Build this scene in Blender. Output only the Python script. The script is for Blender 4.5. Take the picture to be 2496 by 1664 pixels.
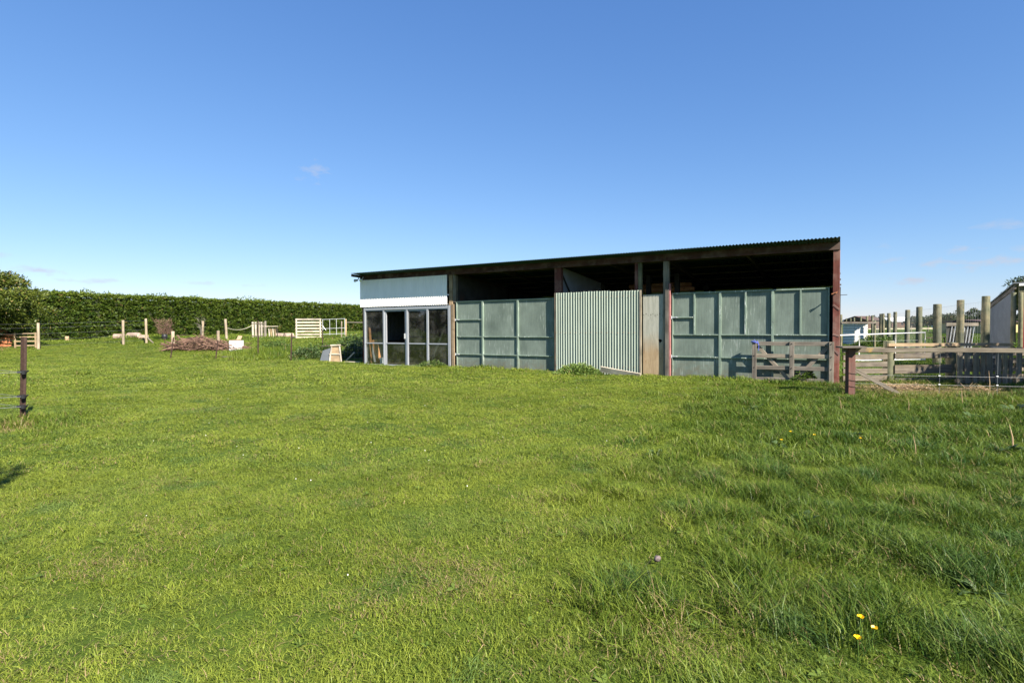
import bpy, math, random
import numpy as np
from mathutils import Vector, Matrix

random.seed(7)
rng = np.random.default_rng(11)
PI = math.pi
for o in list(bpy.data.objects):
    bpy.data.objects.remove(o)
scene = bpy.context.scene
COL = scene.collection

# ------------------------------------------------------------------ camera
EYE = 1.5
cam_d = bpy.data.cameras.new('camera')
cam_d.sensor_width = 36.0
cam_d.lens = 36.0 * 1380.0 / 2496.0
cam_d.clip_start = 0.05
cam_d.clip_end = 20000
cam = bpy.data.objects.new('camera', cam_d)
COL.objects.link(cam)
PITCH, ROLL = 0.0265, 0.0064
_f = Vector((0, math.cos(PITCH), -math.sin(PITCH)))
_u = Vector((0, math.sin(PITCH), math.cos(PITCH)))
_r = Vector((1, 0, 0))
r2 = _r * math.cos(ROLL) - _u * math.sin(ROLL)
u2 = _u * math.cos(ROLL) + _r * math.sin(ROLL)
M = Matrix((r2, u2, -_f)).transposed().to_4x4()
M.translation = (0, 0, EYE)
cam.matrix_world = M
scene.camera = cam

# ------------------------------------------------------------------ sun, sky, exposure
SUN_DIR = Vector((1.725, -2.188, 2.1)).normalized()      # towards the sun
SUN_EL = math.asin(SUN_DIR.z)
SUN_AZ = math.atan2(SUN_DIR.x, SUN_DIR.y)
sun_d = bpy.data.lights.new('sun', 'SUN')
sun_d.energy = 5.0
sun_d.angle = math.radians(0.53)
sun_d.color = (1.0, 0.93, 0.82)
sun = bpy.data.objects.new('sun', sun_d)
COL.objects.link(sun)
sun.rotation_euler = SUN_DIR.to_track_quat('Z', 'Y').to_euler()
sun.location = (30, -40, 40)

world = bpy.data.worlds.new('World')
scene.world = world
world.use_nodes = True
wn, wl = world.node_tree.nodes, world.node_tree.links
bg = wn['Background']
sky = wn.new('ShaderNodeTexSky')
sky.sky_type = 'NISHITA'
sky.sun_disc = False
sky.sun_elevation = SUN_EL
sky.sun_rotation = SUN_AZ
sky.altitude = 0
sky.air_density = 1.0
sky.dust_density = 0.0
sky.ozone_density = 4.0
tc = wn.new('ShaderNodeTexCoord')
nz = wn.new('ShaderNodeTexNoise')
nz.inputs['Scale'].default_value = 26
nz.inputs['Detail'].default_value = 6
nz.inputs['Roughness'].default_value = 0.6
mpw = wn.new('ShaderNodeMapping')
mpw.inputs['Scale'].default_value = (1, 1, 2.6)
wl.new(tc.outputs['Generated'], mpw.inputs['Vector'])
wl.new(mpw.outputs['Vector'], nz.inputs['Vector'])


def wmath(op, a, b=None, c=None, clamp=False):
    n = wn.new('ShaderNodeMath')
    n.operation = op
    n.use_clamp = clamp
    for i, v in enumerate((a, b, c)):
        if v is None:
            continue
        if isinstance(v, (int, float)):
            n.inputs[i].default_value = v
        else:
            wl.new(v, n.inputs[i])
    return n.outputs[0]


def cloud(azim, elev, half_w, half_h, strength):
    """thin cloud patch round a compass direction (radians)"""
    c = Vector((math.sin(azim) * math.cos(elev), math.cos(azim) * math.cos(elev), math.sin(elev)))
    right = Vector((math.cos(azim), -math.sin(azim), 0))
    up = right.cross(c)

    def dot(v):
        n = wn.new('ShaderNodeVectorMath')
        n.operation = 'DOT_PRODUCT'
        wl.new(tc.outputs['Generated'], n.inputs[0])
        n.inputs[1].default_value = v
        return n.outputs['Value']
    a = wmath('DIVIDE', dot(right), half_w)
    b = wmath('DIVIDE', dot(up), half_h)
    d = wmath('SQRT', wmath('ADD', wmath('MULTIPLY', a, a), wmath('MULTIPLY', b, b)))
    front = wmath('GREATER_THAN', dot(c), 0.0)
    k = wmath('ADD', wmath('SUBTRACT', 1.0, d), wmath('MULTIPLY', wmath('SUBTRACT', nz.outputs[0], 0.52), 4.2))
    k = wmath('MULTIPLY', wmath('MULTIPLY', k, 0.8, clamp=True), front)
    return wmath('MULTIPLY', k, strength)


cl = None
for az_, el_, hw_, hh_, s_ in [
        (-0.333, 0.252, 0.026, 0.015, 0.62), (-0.700, 0.080, 0.05, 0.007, 0.85), (-0.640, 0.067, 0.045, 0.006, 0.8),
        (-0.500, 0.070, 0.03, 0.004, 0.45), (-0.440, 0.068, 0.03, 0.004, 0.45), (-0.74, 0.098, 0.022, 0.005, 0.5),
        (0.690, 0.082, 0.06, 0.010, 0.9), (0.664, 0.102, 0.025, 0.007, 0.8), (0.615, 0.063, 0.024, 0.009, 0.9),
        (0.74, 0.095, 0.02, 0.006, 0.5), (0.715, 0.130, 0.03, 0.007, 0.4), (0.59, 0.093, 0.022, 0.005, 0.45),
        (0.78, 0.075, 0.03, 0.004, 0.4), (0.58, 0.115, 0.012, 0.005, 0.4),
        (-0.86, 0.09, 0.05, 0.006, 0.5), (0.92, 0.10, 0.06, 0.008, 0.5), (1.3, 0.13, 0.09, 0.012, 0.5), (-1.4, 0.1, 0.1, 0.01, 0.5)]:
    k_ = cloud(az_, el_, hw_, hh_, s_)
    cl = k_ if cl is None else wmath('MAXIMUM', cl, k_)
cmix = wn.new('ShaderNodeMix')
cmix.data_type = 'RGBA'
wl.new(cl, cmix.inputs[0])
ssep = wn.new('ShaderNodeSeparateColor')
wl.new(sky.outputs['Color'], ssep.inputs[0])
scmb = wn.new('ShaderNodeCombineColor')
for i_, (p_, a_) in enumerate(((0.95, 0.625), (0.78, 0.685), (0.58, 0.885))):
    x_ = wmath('MULTIPLY', ssep.outputs[i_], 0.178)
    x_ = wmath('MULTIPLY', wmath('POWER', x_, p_), a_ / 0.204)
    wl.new(x_, scmb.inputs[i_])
wl.new(scmb.outputs[0], cmix.inputs[6])
cmix.inputs[7].default_value = (3.0, 3.05, 3.5, 1)
wl.new(cmix.outputs[2], bg.inputs['Color'])
bg.inputs['Strength'].default_value = 0.083

vs = scene.view_settings
vs.view_transform = 'Standard'
vs.look = 'None'
vs.gamma = 1.0
vs.use_curve_mapping = False
vs.exposure = 1.35
scene.render.engine = 'CYCLES'
scene.cycles.max_bounces = 5
scene.cycles.diffuse_bounces = 3
scene.cycles.glossy_bounces = 2
scene.cycles.transparent_max_bounces = 12
scene.cycles.caustics_reflective = False
scene.cycles.caustics_refractive = False


# ------------------------------------------------------------------ terrain height
def sm(a, b, x):
    t = np.clip((x - a) / (b - a), 0, 1)
    return t * t * (3 - 2 * t)


_ph = rng.uniform(0, 6.28, (40, 2))
_dir = rng.uniform(0, 6.28, 40)


def waves(x, y, wl_, n0, n):
    """smooth pseudo noise, about -1..1"""
    s = 0
    for i in range(n0, n0 + n):
        k = 6.28 / (wl_ * (0.6 + 0.8 * ((i * 37) % 10) / 10))
        s = s + np.sin((x * math.cos(_dir[i]) + y * math.sin(_dir[i])) * k + _ph[i, 0] + 1.3 * np.sin(
            (x * math.sin(_dir[i]) - y * math.cos(_dir[i])) * k * 0.61 + _ph[i, 1]))
    return s / (n * 0.62)


def ground(x, y):
    x = np.asarray(x, float)
    y = np.asarray(y, float)
    z = 0.15 * sm(6, 14, y)
    e = y + 0.25 * (-x - 12)
    left = 1 - sm(-9, 1, x)
    z = z + left * (0.50 * sm(24, 36, e) + 0.33 * sm(36, 66, e))
    z = z + 0.12 * sm(16, 60, y) * (1 - left)
    near = 1 - sm(60, 120, np.hypot(x, y))
    z = z + near * (0.022 * waves(x, y, 3.2, 0, 6) + 0.030 * waves(x, y, 9, 6, 5))
    # low banks round the junk corner
    for mx, my, mr, mh in ((-22.6, 34.5, 1.7, 0.32), (-24.0, 35.5, 1.8, 0.3), (-12.5, 29.5, 2.6, 0.12), (-20.5, 35.5, 1.5, .22), (-18.0, 41, 1.6, .15)):
        z = z + mh * np.exp(-((x - mx) ** 2 + (y - my) ** 2) / mr ** 2)
    return z


def gz(x, y):
    return float(ground(x, y))


# ------------------------------------------------------------------ material helpers
def new_mat(name):
    m = bpy.data.materials.new(name)
    m.use_nodes = True
    nt = m.node_tree
    b = nt.nodes['Principled BSDF']
    return m, nt.nodes, nt.links, b


def ramp(nodes, stops):
    r = nodes.new('ShaderNodeValToRGB')
    el = r.color_ramp.elements
    while len(el) < len(stops):
        el.new(0.5)
    for e, (p, c) in zip(el, stops):
        e.position = p
        e.color = (*c, 1)
    return r


def noise(nodes, links, scale, mscale=(1, 1, 1), detail=4, rough=0.55, coord='Object', distort=0.0, perobj=True):
    t = nodes.new('ShaderNodeTexCoord')
    mp = nodes.new('ShaderNodeMapping')
    mp.inputs['Scale'].default_value = mscale
    links.new(t.outputs[coord], mp.inputs['Vector'])
    if perobj:
        oi = nodes.new('ShaderNodeObjectInfo')
        mm = nodes.new('ShaderNodeMath')
        mm.operation = 'MULTIPLY'
        mm.inputs[1].default_value = 37.0
        links.new(oi.outputs['Random'], mm.inputs[0])
        cb = nodes.new('ShaderNodeCombineXYZ')
        for i in range(3):
            links.new(mm.outputs[0], cb.inputs[i])
        links.new(cb.outputs[0], mp.inputs['Location'])
    n = nodes.new('ShaderNodeTexNoise')
    n.inputs['Scale'].default_value = scale
    n.inputs['Detail'].default_value = detail
    n.inputs['Roughness'].default_value = rough
    n.inputs['Distortion'].default_value = distort
    links.new(mp.outputs['Vector'], n.inputs['Vector'])
    return n


def mixrgb(nodes, links, fac, a, b, mode='MIX'):
    m = nodes.new('ShaderNodeMix')
    m.data_type = 'RGBA'
    m.blend_type = mode
    for idx, v in ((0, fac), (6, a), (7, b)):
        if isinstance(v, (int, float)):
            m.inputs[idx].default_value = v
        elif isinstance(v, tuple):
            m.inputs[idx].default_value = (*v, 1)
        else:
            links.new(v, m.inputs[idx])
    return m.outputs[2]


def bump(nodes, links, b, h, strength, dist=0.01):
    bp = nodes.new('ShaderNodeBump')
    bp.inputs['Strength'].default_value = strength
    bp.inputs['Distance'].default_value = dist
    links.new(h, bp.inputs['Height'])
    links.new(bp.outputs['Normal'], b.inputs['Normal'])


def wood_mat(name, dark, light, axis='X', stain=None, stain_amt=0.5, rough=0.85, patch=None, patch_pos=0.62):
    """weathered timber: grain along the given local axis"""
    kk = .70 if ('grey' in name or 'lichen' in name or 'green' in name) else .78
    kk = .52 if 'lichen' in name else kk
    dark, light = tuple(c * kk for c in dark), tuple(c * kk for c in light)
    m, N, L, b = new_mat(name)
    sc = {'X': (1.2, 22, 22), 'Z': (22, 22, 1.2), 'Y': (22, 1.2, 22)}[axis]
    g = noise(N, L, 1.6, sc, 5, 0.6)
    r = ramp(N, [(0.3, dark), (0.7, light)])
    L.new(g.outputs[0], r.inputs[0])
    col = r.outputs[0]
    big = noise(N, L, 2.3, (1, 1, 1), 4)
    rb = ramp(N, [(0.3, (0.62, 0.62, 0.62)), (0.7, (1.2, 1.2, 1.2))])
    L.new(big.outputs[0], rb.inputs[0])
    col = mixrgb(N, L, 1.0, col, rb.outputs[0], 'MULTIPLY')
    oi = N.new('ShaderNodeObjectInfo')
    ro_ = ramp(N, [(0.0, (0.72, 0.72, 0.74)), (0.5, (1.0, 0.98, 0.95)), (1.0, (1.18, 1.14, 1.06))])
    L.new(oi.outputs['Random'], ro_.inputs[0])
    col = mixrgb(N, L, 1.0, col, ro_.outputs[0], 'MULTIPLY')
    if stain:
        s = noise(N, L, 3.1, (1, 1, 1), 5, 0.65)
        rs = ramp(N, [(0.45, (0, 0, 0)), (0.68, (stain_amt,) * 3)])
        L.new(s.outputs[0], rs.inputs[0])
        col = mixrgb(N, L, rs.outputs[0], col, stain)
    if patch:
        s = noise(N, L, 1.3, (1, 1, 1), 5, 0.6)
        rs = ramp(N, [(patch_pos, (0, 0, 0)), (patch_pos + 0.08, (1, 1, 1))])
        L.new(s.outputs[0], rs.inputs[0])
        col = mixrgb(N, L, rs.outputs[0], col, patch)
    L.new(col, b.inputs['Base Color'])
    b.inputs['Roughness'].default_value = rough
    b.inputs['Specular IOR Level'].default_value = 0.25
    bump(N, L, b, g.outputs[0], 0.5, 0.006)
    return m


def plain_mat(name, col, rough=0.6, metal=0.0, var=0.25, scale=6, spec=0.3, bumpy=0.0, mscale=(1, 1, 1), second=None, thr=0.55):
    m, N, L, b = new_mat(name)
    n = noise(N, L, scale, mscale, 5, 0.6)
    r = ramp(N, [(0.25, (1 - var,) * 3), (0.75, (1 + var,) * 3)])
    L.new(n.outputs[0], r.inputs[0])
    c = mixrgb(N, L, 1.0, col, r.outputs[0], 'MULTIPLY')
    if second:
        n2 = noise(N, L, scale * 0.8, mscale, 6, 0.68)
        r2_ = ramp(N, [(thr, (0, 0, 0)), (thr + 0.12, (1, 1, 1))])
        L.new(n2.outputs[0], r2_.inputs[0])
        c = mixrgb(N, L, r2_.outputs[0], c, second)
    L.new(c, b.inputs['Base Color'])
    b.inputs['Roughness'].default_value = rough
    b.inputs['Metallic'].default_value = metal
    b.inputs['Specular IOR Level'].default_value = spec
    if bumpy:
        bump(N, L, b, n.outputs[0], bumpy, 0.01)
    return m


def leaf_mat(name, c1, c2, straw=(0.29, 0.215, 0.105), trans=0.35, instancer=False, gloss=0.35, rough=0.5):
    """foliage: per leaf colour from the 'bcol' attribute (r random, b dry)"""
    m, N, L, b = new_mat(name)
    at = N.new('ShaderNodeAttribute')
    at.attribute_name = 'bcol'
    sp = N.new('ShaderNodeSeparateColor')
    L.new(at.outputs['Color'], sp.inputs[0])
    fac = sp.outputs[0]
    dry = sp.outputs[2]
    if instancer:
        t = N.new('ShaderNodeAttribute')
        t.attribute_type = 'INSTANCER'
        t.attribute_name = 'tint'
        a = N.new('ShaderNodeMath')
        a.operation = 'MULTIPLY_ADD'
        a.inputs[1].default_value = 0.55
        L.new(fac, a.inputs[0])
        L.new(t.outputs['Fac'], a.inputs[2])
        a.use_clamp = True
        fac = a.outputs[0]
        t2 = N.new('ShaderNodeAttribute')
        t2.attribute_type = 'INSTANCER'
        t2.attribute_name = 'dry'
        d2 = N.new('ShaderNodeMath')
        d2.operation = 'LESS_THAN'
        L.new(sp.outputs[1], d2.inputs[0])
        L.new(t2.outputs['Fac'], d2.inputs[1])
        d3 = N.new('ShaderNodeMath')
        d3.operation = 'MAXIMUM'
        L.new(dry, d3.inputs[0])
        L.new(d2.outputs[0], d3.inputs[1])
        dry = d3.outputs[0]
    r = ramp(N, [(0.0, c1), (1.0, c2)])
    L.new(fac, r.inputs[0])
    col = r.outputs[0]
    if instancer:
        t3 = N.new('ShaderNodeAttribute')
        t3.attribute_type = 'INSTANCER'
        t3.attribute_name = 'clover'
        cr = ramp(N, [(0.0, (0.034, 0.080, 0.018)), (1.0, (0.135, 0.215, 0.060))])
        L.new(fac, cr.inputs[0])
        col = mixrgb(N, L, t3.outputs['Fac'], col, cr.outputs[0])
    col = mixrgb(N, L, dry, col, straw)
    L.new(col, b.inputs['Base Color'])
    b.inputs['Roughness'].default_value = rough
    b.inputs['Specular IOR Level'].default_value = gloss
    tr = N.new('ShaderNodeBsdfTranslucent')
    L.new(mixrgb(N, L, 1.0, col, (1.15, 1.2, 0.6), 'MULTIPLY'), tr.inputs['Color'])
    mx = N.new('ShaderNodeMixShader')
    mx.inputs[0].default_value = trans
    L.new(b.outputs[0], mx.inputs[1])
    L.new(tr.outputs[0], mx.inputs[2])
    L.new(mx.outputs[0], N['Material Output'].inputs['Surface'])
    return m


MAT = {}
MAT['grey_wood'] = wood_mat('grey_wood', (0.15, 0.125, 0.10), (0.33, 0.295, 0.245))
MAT['grey_wood_z'] = wood_mat('grey_wood_z', (0.17, 0.15, 0.12), (0.36, 0.33, 0.28), 'Z')
MAT['lichen_wood'] = wood_mat('lichen_wood', (0.19, 0.16, 0.125), (0.40, 0.35, 0.28), patch=(0.42, 0.26, 0.06), patch_pos=0.60)
MAT['post_wood'] = wood_mat('post_wood', (0.30, 0.23, 0.16), (0.52, 0.43, 0.32), 'Z')
MAT['pale_wood'] = wood_mat('pale_wood', (0.50, 0.42, 0.32), (0.82, 0.74, 0.62))
MAT['tan_wood'] = wood_mat('tan_wood', (0.34, 0.24, 0.14), (0.56, 0.42, 0.27))
MAT['orange_wood'] = wood_mat('orange_wood', (0.46, 0.20, 0.08), (0.72, 0.38, 0.18))
MAT['green_post'] = wood_mat('green_post', (0.095, 0.105, 0.06), (0.25, 0.26, 0.17), 'Z', stain=(0.30, 0.24, 0.14), stain_amt=0.6)
MAT['red_wood'] = wood_mat('red_wood', (0.15, 0.05, 0.04), (0.27, 0.095, 0.075), 'Z', stain=(0.30, 0.20, 0.16), stain_amt=0.55)
MAT['faded_red'] = wood_mat('faded_red', (0.24, 0.12, 0.10), (0.42, 0.26, 0.22))
MAT['gate_timber'] = wood_mat('gate_timber', (0.20, 0.165, 0.13), (0.42, 0.37, 0.30))
MAT['yard_timber'] = wood_mat('yard_timber', (0.11, 0.09, 0.072), (0.28, 0.245, 0.20), stain=(0.26, 0.20, 0.10), stain_amt=.35)
MAT['dull_red'] = wood_mat('dull_red', (0.12, 0.055, 0.045), (0.22, 0.10, 0.08), 'Z', stain=(0.12, 0.085, 0.07), stain_amt=.7)
MAT['red_wood_x'] = wood_mat('red_wood_x', (0.06, 0.028, 0.022), (0.13, 0.06, 0.05), 'X', stain=(0.16, 0.12, 0.10), stain_amt=0.7)
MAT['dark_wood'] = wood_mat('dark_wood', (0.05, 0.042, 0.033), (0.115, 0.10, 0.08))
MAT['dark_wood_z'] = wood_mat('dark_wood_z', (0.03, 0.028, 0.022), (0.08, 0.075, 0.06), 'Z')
MAT['plywood'] = wood_mat('plywood', (0.36, 0.33, 0.25), (0.56, 0.53, 0.44), 'Z', stain=(0.42, 0.26, 0.12), stain_amt=0.55)
def ply_mat():
    m, N, L, b = new_mat('plywood')
    g = noise(N, L, 1.5, (9, 9, 1.1), 5, 0.6, distort=1.2)
    r = ramp(N, [(0.3, (0.259, 0.259, 0.209)), (0.62, (0.403, 0.396, 0.331)), (0.66, (0.288, 0.274, 0.216)), (0.70, (0.396, 0.389, 0.324))])
    L.new(g.outputs[0], r.inputs[0])
    r_t = ramp(N, [(0.3, (0.274, 0.187, 0.101)), (0.62, (0.418, 0.310, 0.187)), (0.66, (0.259, 0.166, 0.086)), (0.70, (0.403, 0.302, 0.187))])
    L.new(g.outputs[0], r_t.inputs[0])
    t = N.new('ShaderNodeTexCoord')
    sx = N.new('ShaderNodeSeparateXYZ')
    L.new(t.outputs['Object'], sx.inputs[0])
    n2 = noise(N, L, 2.0, (1, 1, .5), 4)
    ad = N.new('ShaderNodeMath')
    ad.operation = 'MULTIPLY_ADD'
    ad.inputs[1].default_value = 0.9
    L.new(n2.outputs[0], ad.inputs[0])
    L.new(sx.outputs[2], ad.inputs[2])
    rm = ramp(N, [(0.50, (1, 1, 1)), (0.70, (0, 0, 0))])
    mm = N.new('ShaderNodeMath')
    mm.operation = 'MULTIPLY'
    mm.inputs[1].default_value = 0.4
    L.new(ad.outputs[0], mm.inputs[0])
    L.new(mm.outputs[0], rm.inputs[0])
    c = mixrgb(N, L, rm.outputs[0], r.outputs[0], r_t.outputs[0])
    L.new(c, b.inputs['Base Color'])
    b.inputs['Roughness'].default_value = 0.85
    return m


MAT['plywood'] = ply_mat()
MAT['pink_paint'] = plain_mat('pink_paint', (0.36, 0.15, 0.14), 0.6, var=0.3, scale=9)
MAT['steel_post'] = plain_mat('steel_post', (0.060, 0.036, 0.028), 0.6, 0.2, 0.4, 30)
MAT['wire'] = plain_mat('wire', (0.24, 0.245, 0.25), 0.5, 0.5, 0.15, 20)
MAT['pipe'] = plain_mat('pipe', (0.62, 0.63, 0.64), 0.4, 0.4, 0.15, 14)
MAT['white_paint'] = plain_mat('white_paint', (0.80, 0.79, 0.76), 0.45, 0, 0.08, 5)
MAT['black_plastic'] = plain_mat('black_plastic', (0.02, 0.02, 0.022), 0.5)
MAT['blue_rope'] = plain_mat('blue_rope', (0.10, 0.14, 0.55), 0.8, scale=40)
MAT['rope'] = plain_mat('rope', (0.55, 0.50, 0.36), 0.8, scale=40)
MAT['alu'] = plain_mat('alu', (0.36, 0.375, 0.40), 0.5, 0.25, 0.08, 8)
MAT['white_iron'] = plain_mat('white_iron', (0.93, 0.90, 0.86), 0.4, 0, 0.06, 3, mscale=(1, 1, 0.3))
MAT['green_iron'] = plain_mat('green_iron', (0.27, 0.315, 0.26), 0.55, 0, 0.16, 2.2, mscale=(1, 1, 0.3))
MAT['roof_iron'] = plain_mat('roof_iron', (0.035, 0.075, 0.070), 0.45, 0.1, 0.2, 2)
MAT['grey_iron'] = plain_mat('grey_iron', (0.15, 0.165, 0.185), 0.6, 0.1, 0.2, 3)
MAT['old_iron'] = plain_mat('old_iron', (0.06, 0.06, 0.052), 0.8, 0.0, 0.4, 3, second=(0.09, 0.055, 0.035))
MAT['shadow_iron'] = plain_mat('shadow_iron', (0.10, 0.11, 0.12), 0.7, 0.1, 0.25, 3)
MAT['inner_iron'] = plain_mat('inner_iron', (0.30, 0.32, 0.34), 0.6, 0.2, 0.2, 3)
MAT['rust'] = plain_mat('rust', (0.42, 0.17, 0.08), 0.8, 0, 0.4, 8, second=(0.22, 0.08, 0.04))
MAT['white_plastic'] = plain_mat('white_plastic', (0.82, 0.82, 0.80), 0.4, 0, 0.05, 4)
MAT['lamp_glass'] = plain_mat('lamp_glass', (0.75, 0.75, 0.72), 0.15, 0.5, 0.05, 4, spec=0.6)
MAT['log_end'] = plain_mat('log_end', (0.62, 0.45, 0.34), 0.85, 0, 0.25, 14)
MAT['log_bark'] = wood_mat('log_bark', (0.28, 0.19, 0.14), (0.66, 0.52, 0.42))
MAT['terracotta'] = plain_mat('terracotta', (0.46, 0.17, 0.075), 0.85, 0, 0.4, 6, second=(0.28, 0.10, 0.045))
MAT['brush'] = wood_mat('brush', (0.10, 0.055, 0.04), (0.34, 0.215, 0.165))
MAT['bark'] = wood_mat('bark', (0.07, 0.055, 0.04), (0.17, 0.14, 0.10), 'Z')
MAT['stone'] = plain_mat('stone', (0.17, 0.13, 0.13), 0.9, 0, 0.4, 22, bumpy=0.5)
MAT['red_iron'] = plain_mat('red_iron', (0.22, 0.03, 0.03), 0.5, 0, 0.15, 4)
MAT['far_wall'] = plain_mat('far_wall', (0.45, 0.36, 0.16), 0.7)
MAT['brown_roof'] = plain_mat('brown_roof', (0.10, 0.06, 0.045), 0.7)
MAT['straw_bits'] = plain_mat('straw_bits', (0.44, 0.30, 0.17), 0.9, scale=30)
MAT['petal'] = plain_mat('petal', (0.90, 0.58, 0.01), 0.35, var=0.08, scale=40)
MAT['petal_white'] = plain_mat('petal_white', (0.80, 0.76, 0.72), 0.7, var=0.1, scale=40)
MAT['stem'] = plain_mat('stem', (0.10, 0.17, 0.03), 0.6)
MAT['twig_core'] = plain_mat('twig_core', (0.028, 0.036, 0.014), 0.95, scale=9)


def door_paint(name, base, streak, amount):
    m, N, L, b = new_mat(name)
    n = noise(N, L, 2.2, (1, 1, 0.6), 5, 0.6)
    r = ramp(N, [(0.25, (0.66, 0.68, 0.67)), (0.75, (1.26, 1.24, 1.22))])
    L.new(n.outputs[0], r.inputs[0])
    c = mixrgb(N, L, 1.0, base, r.outputs[0], 'MULTIPLY')
    # fine vertical weather checks
    v = noise(N, L, 1.0, (55, 55, 2.2), 4, 0.6)
    rv = ramp(N, [(0.35, (0.86, 0.86, 0.86)), (0.6, (1.05, 1.05, 1.05))])
    L.new(v.outputs[0], rv.inputs[0])
    c = mixrgb(N, L, 1.0, c, rv.outputs[0], 'MULTIPLY')
    # bare streaks where the paint has flaked
    s = noise(N, L, 1.0, (26, 26, 2.6), 3, 0.7)
    area = noise(N, L, 0.9, (1, 1, 1), 2)
    ra = ramp(N, [(0.42, (0, 0, 0)), (0.58, (0.12, 0.12, 0.12))])
    L.new(area.outputs[0], ra.inputs[0])
    ad = N.new('ShaderNodeMath')
    ad.operation = 'ADD'
    L.new(s.outputs[0], ad.inputs[0])
    L.new(ra.outputs[0], ad.inputs[1])
    rs = ramp(N, [(0.68, (0, 0, 0)), (0.77, (amount,) * 3)])
    L.new(ad.outputs[0], rs.inputs[0])
    c = mixrgb(N, L, rs.outputs[0], c, streak)
    # dark knocks
    k = noise(N, L, 9, (1, 1, 1), 2)
    rk = ramp(N, [(0.735, (0, 0, 0)), (0.76, (1, 1, 1))])
    L.new(k.outputs[0], rk.inputs[0])
    c = mixrgb(N, L, rk.outputs[0], c, (0.13, 0.15, 0.13))
    tcz = N.new('ShaderNodeTexCoord')
    sxz = N.new('ShaderNodeSeparateXYZ')
    L.new(tcz.outputs['Object'], sxz.inputs[0])
    mud = noise(N, L, 5.0, (1, 1, 1.6), 6, 0.7)
    mz = N.new('ShaderNodeMath')
    mz.operation = 'MULTIPLY_ADD'
    mz.inputs[1].default_value = -0.55
    L.new(sxz.outputs[2], mz.inputs[0])
    L.new(mud.outputs[0], mz.inputs[2])
    rmud = ramp(N, [(0.20, (0, 0, 0)), (0.50, (0.75, 0.75, 0.75))])
    L.new(mz.outputs[0], rmud.inputs[0])
    c = mixrgb(N, L, rmud.outputs[0], c, (0.15, 0.135, 0.095))
    run = noise(N, L, 1.0, (17, 17, 0.9), 3, 0.6)
    rrun = ramp(N, [(0.69, (0, 0, 0)), (0.78, (0.45, 0.45, 0.45))])
    L.new(run.outputs[0], rrun.inputs[0])
    c = mixrgb(N, L, rrun.outputs[0], c, (0.17, 0.12, 0.085))
    L.new(c, b.inputs['Base Color'])
    b.inputs['Roughness'].default_value = 0.75
    b.inputs['Specular IOR Level'].default_value = 0.25
    bump(N, L, b, v.outputs[0], 0.25, 0.004)
    return m


MAT['door_green'] = door_paint('door_green', (0.165, 0.205, 0.175), (0.36, 0.40, 0.36), 0.6)
MAT['rib_green'] = door_paint('rib_green', (0.22, 0.285, 0.23), (0.70, 0.74, 0.68), 0.9)


def glass_mat():
    m, N, L, b = new_mat('dusty_glass')
    N.remove(b)
    tr = N.new('ShaderNodeBsdfTransparent')
    tr.inputs['Color'].default_value = (0.90, 0.92, 0.91, 1)
    gl = N.new('ShaderNodeBsdfGlossy')
    gl.inputs['Roughness'].default_value = 0.015
    gl.inputs['Color'].default_value = (0.95, 0.96, 1, 1)
    df = N.new('ShaderNodeBsdfDiffuse')
    df.inputs['Color'].default_value = (0.55, 0.52, 0.46, 1)
    lw_ = N.new('ShaderNodeLayerWeight')
    lw_.inputs['Blend'].default_value = 0.5
    pw_ = N.new('ShaderNodeMath')
    pw_.operation = 'POWER'
    pw_.inputs[1].default_value = 3.5
    L.new(lw_.outputs['Facing'], pw_.inputs[0])
    fr = N.new('ShaderNodeMath')
    fr.operation = 'MULTIPLY_ADD'
    fr.inputs[1].default_value = 0.85
    fr.inputs[2].default_value = 0.055
    L.new(pw_.outputs[0], fr.inputs[0])
    m1 = N.new('ShaderNodeMixShader')
    L.new(fr.outputs[0], m1.inputs[0])
    L.new(tr.outputs[0], m1.inputs[1])
    L.new(gl.outputs[0], m1.inputs[2])
    n = noise(N, L, 2.4, (1, 1, 1), 8, 0.72)
    r = ramp(N, [(0.45, (0.006,) * 3), (0.78, (0.10,) * 3)])
    L.new(n.outputs[0], r.inputs[0])
    m2 = N.new('ShaderNodeMixShader')
    L.new(r.outputs[0], m2.inputs[0])
    L.new(m1.outputs[0], m2.inputs[1])
    L.new(df.outputs[0], m2.inputs[2])
    L.new(m2.outputs[0], N['Material Output'].inputs['Surface'])
    return m


MAT['glass'] = glass_mat()
MAT['grass'] = leaf_mat('grass_blades', (0.036, 0.084, 0.006), (0.258, 0.300, 0.043), trans=0.24, instancer=True, gloss=0.16, rough=0.42)
MAT['hedge'] = leaf_mat('hedge_leaves', (0.015, 0.045, 0.005), (0.148, 0.195, 0.024), straw=(0.20, 0.15, 0.05), trans=0.18, gloss=0.25)
MAT['tree'] = leaf_mat('tree_leaves', (0.016, 0.040, 0.005), (0.150, 0.175, 0.025), straw=(0.28, 0.20, 0.07), trans=0.25)
MAT['dark_tree'] = leaf_mat('dark_tree_leaves', (0.012, 0.026, 0.010), (0.045, 0.070, 0.024), trans=0.15)
MAT['weed'] = leaf_mat('weed_leaves', (0.045, 0.085, 0.016), (0.135, 0.200, 0.048), trans=0.3)
MAT['lawn_weed'] = leaf_mat('lawn_weed_leaves', (0.050, 0.098, 0.014), (0.170, 0.235, 0.045), trans=0.25, gloss=0.2)
MAT['nettle'] = leaf_mat('nettle_leaves', (0.075, 0.130, 0.028), (0.235, 0.320, 0.085), trans=0.3, gloss=0.2)
MAT['dock'] = leaf_mat('dock_leaves', (0.036, 0.070, 0.018), (0.100, 0.150, 0.052), trans=0.2, gloss=0.3)


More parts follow.
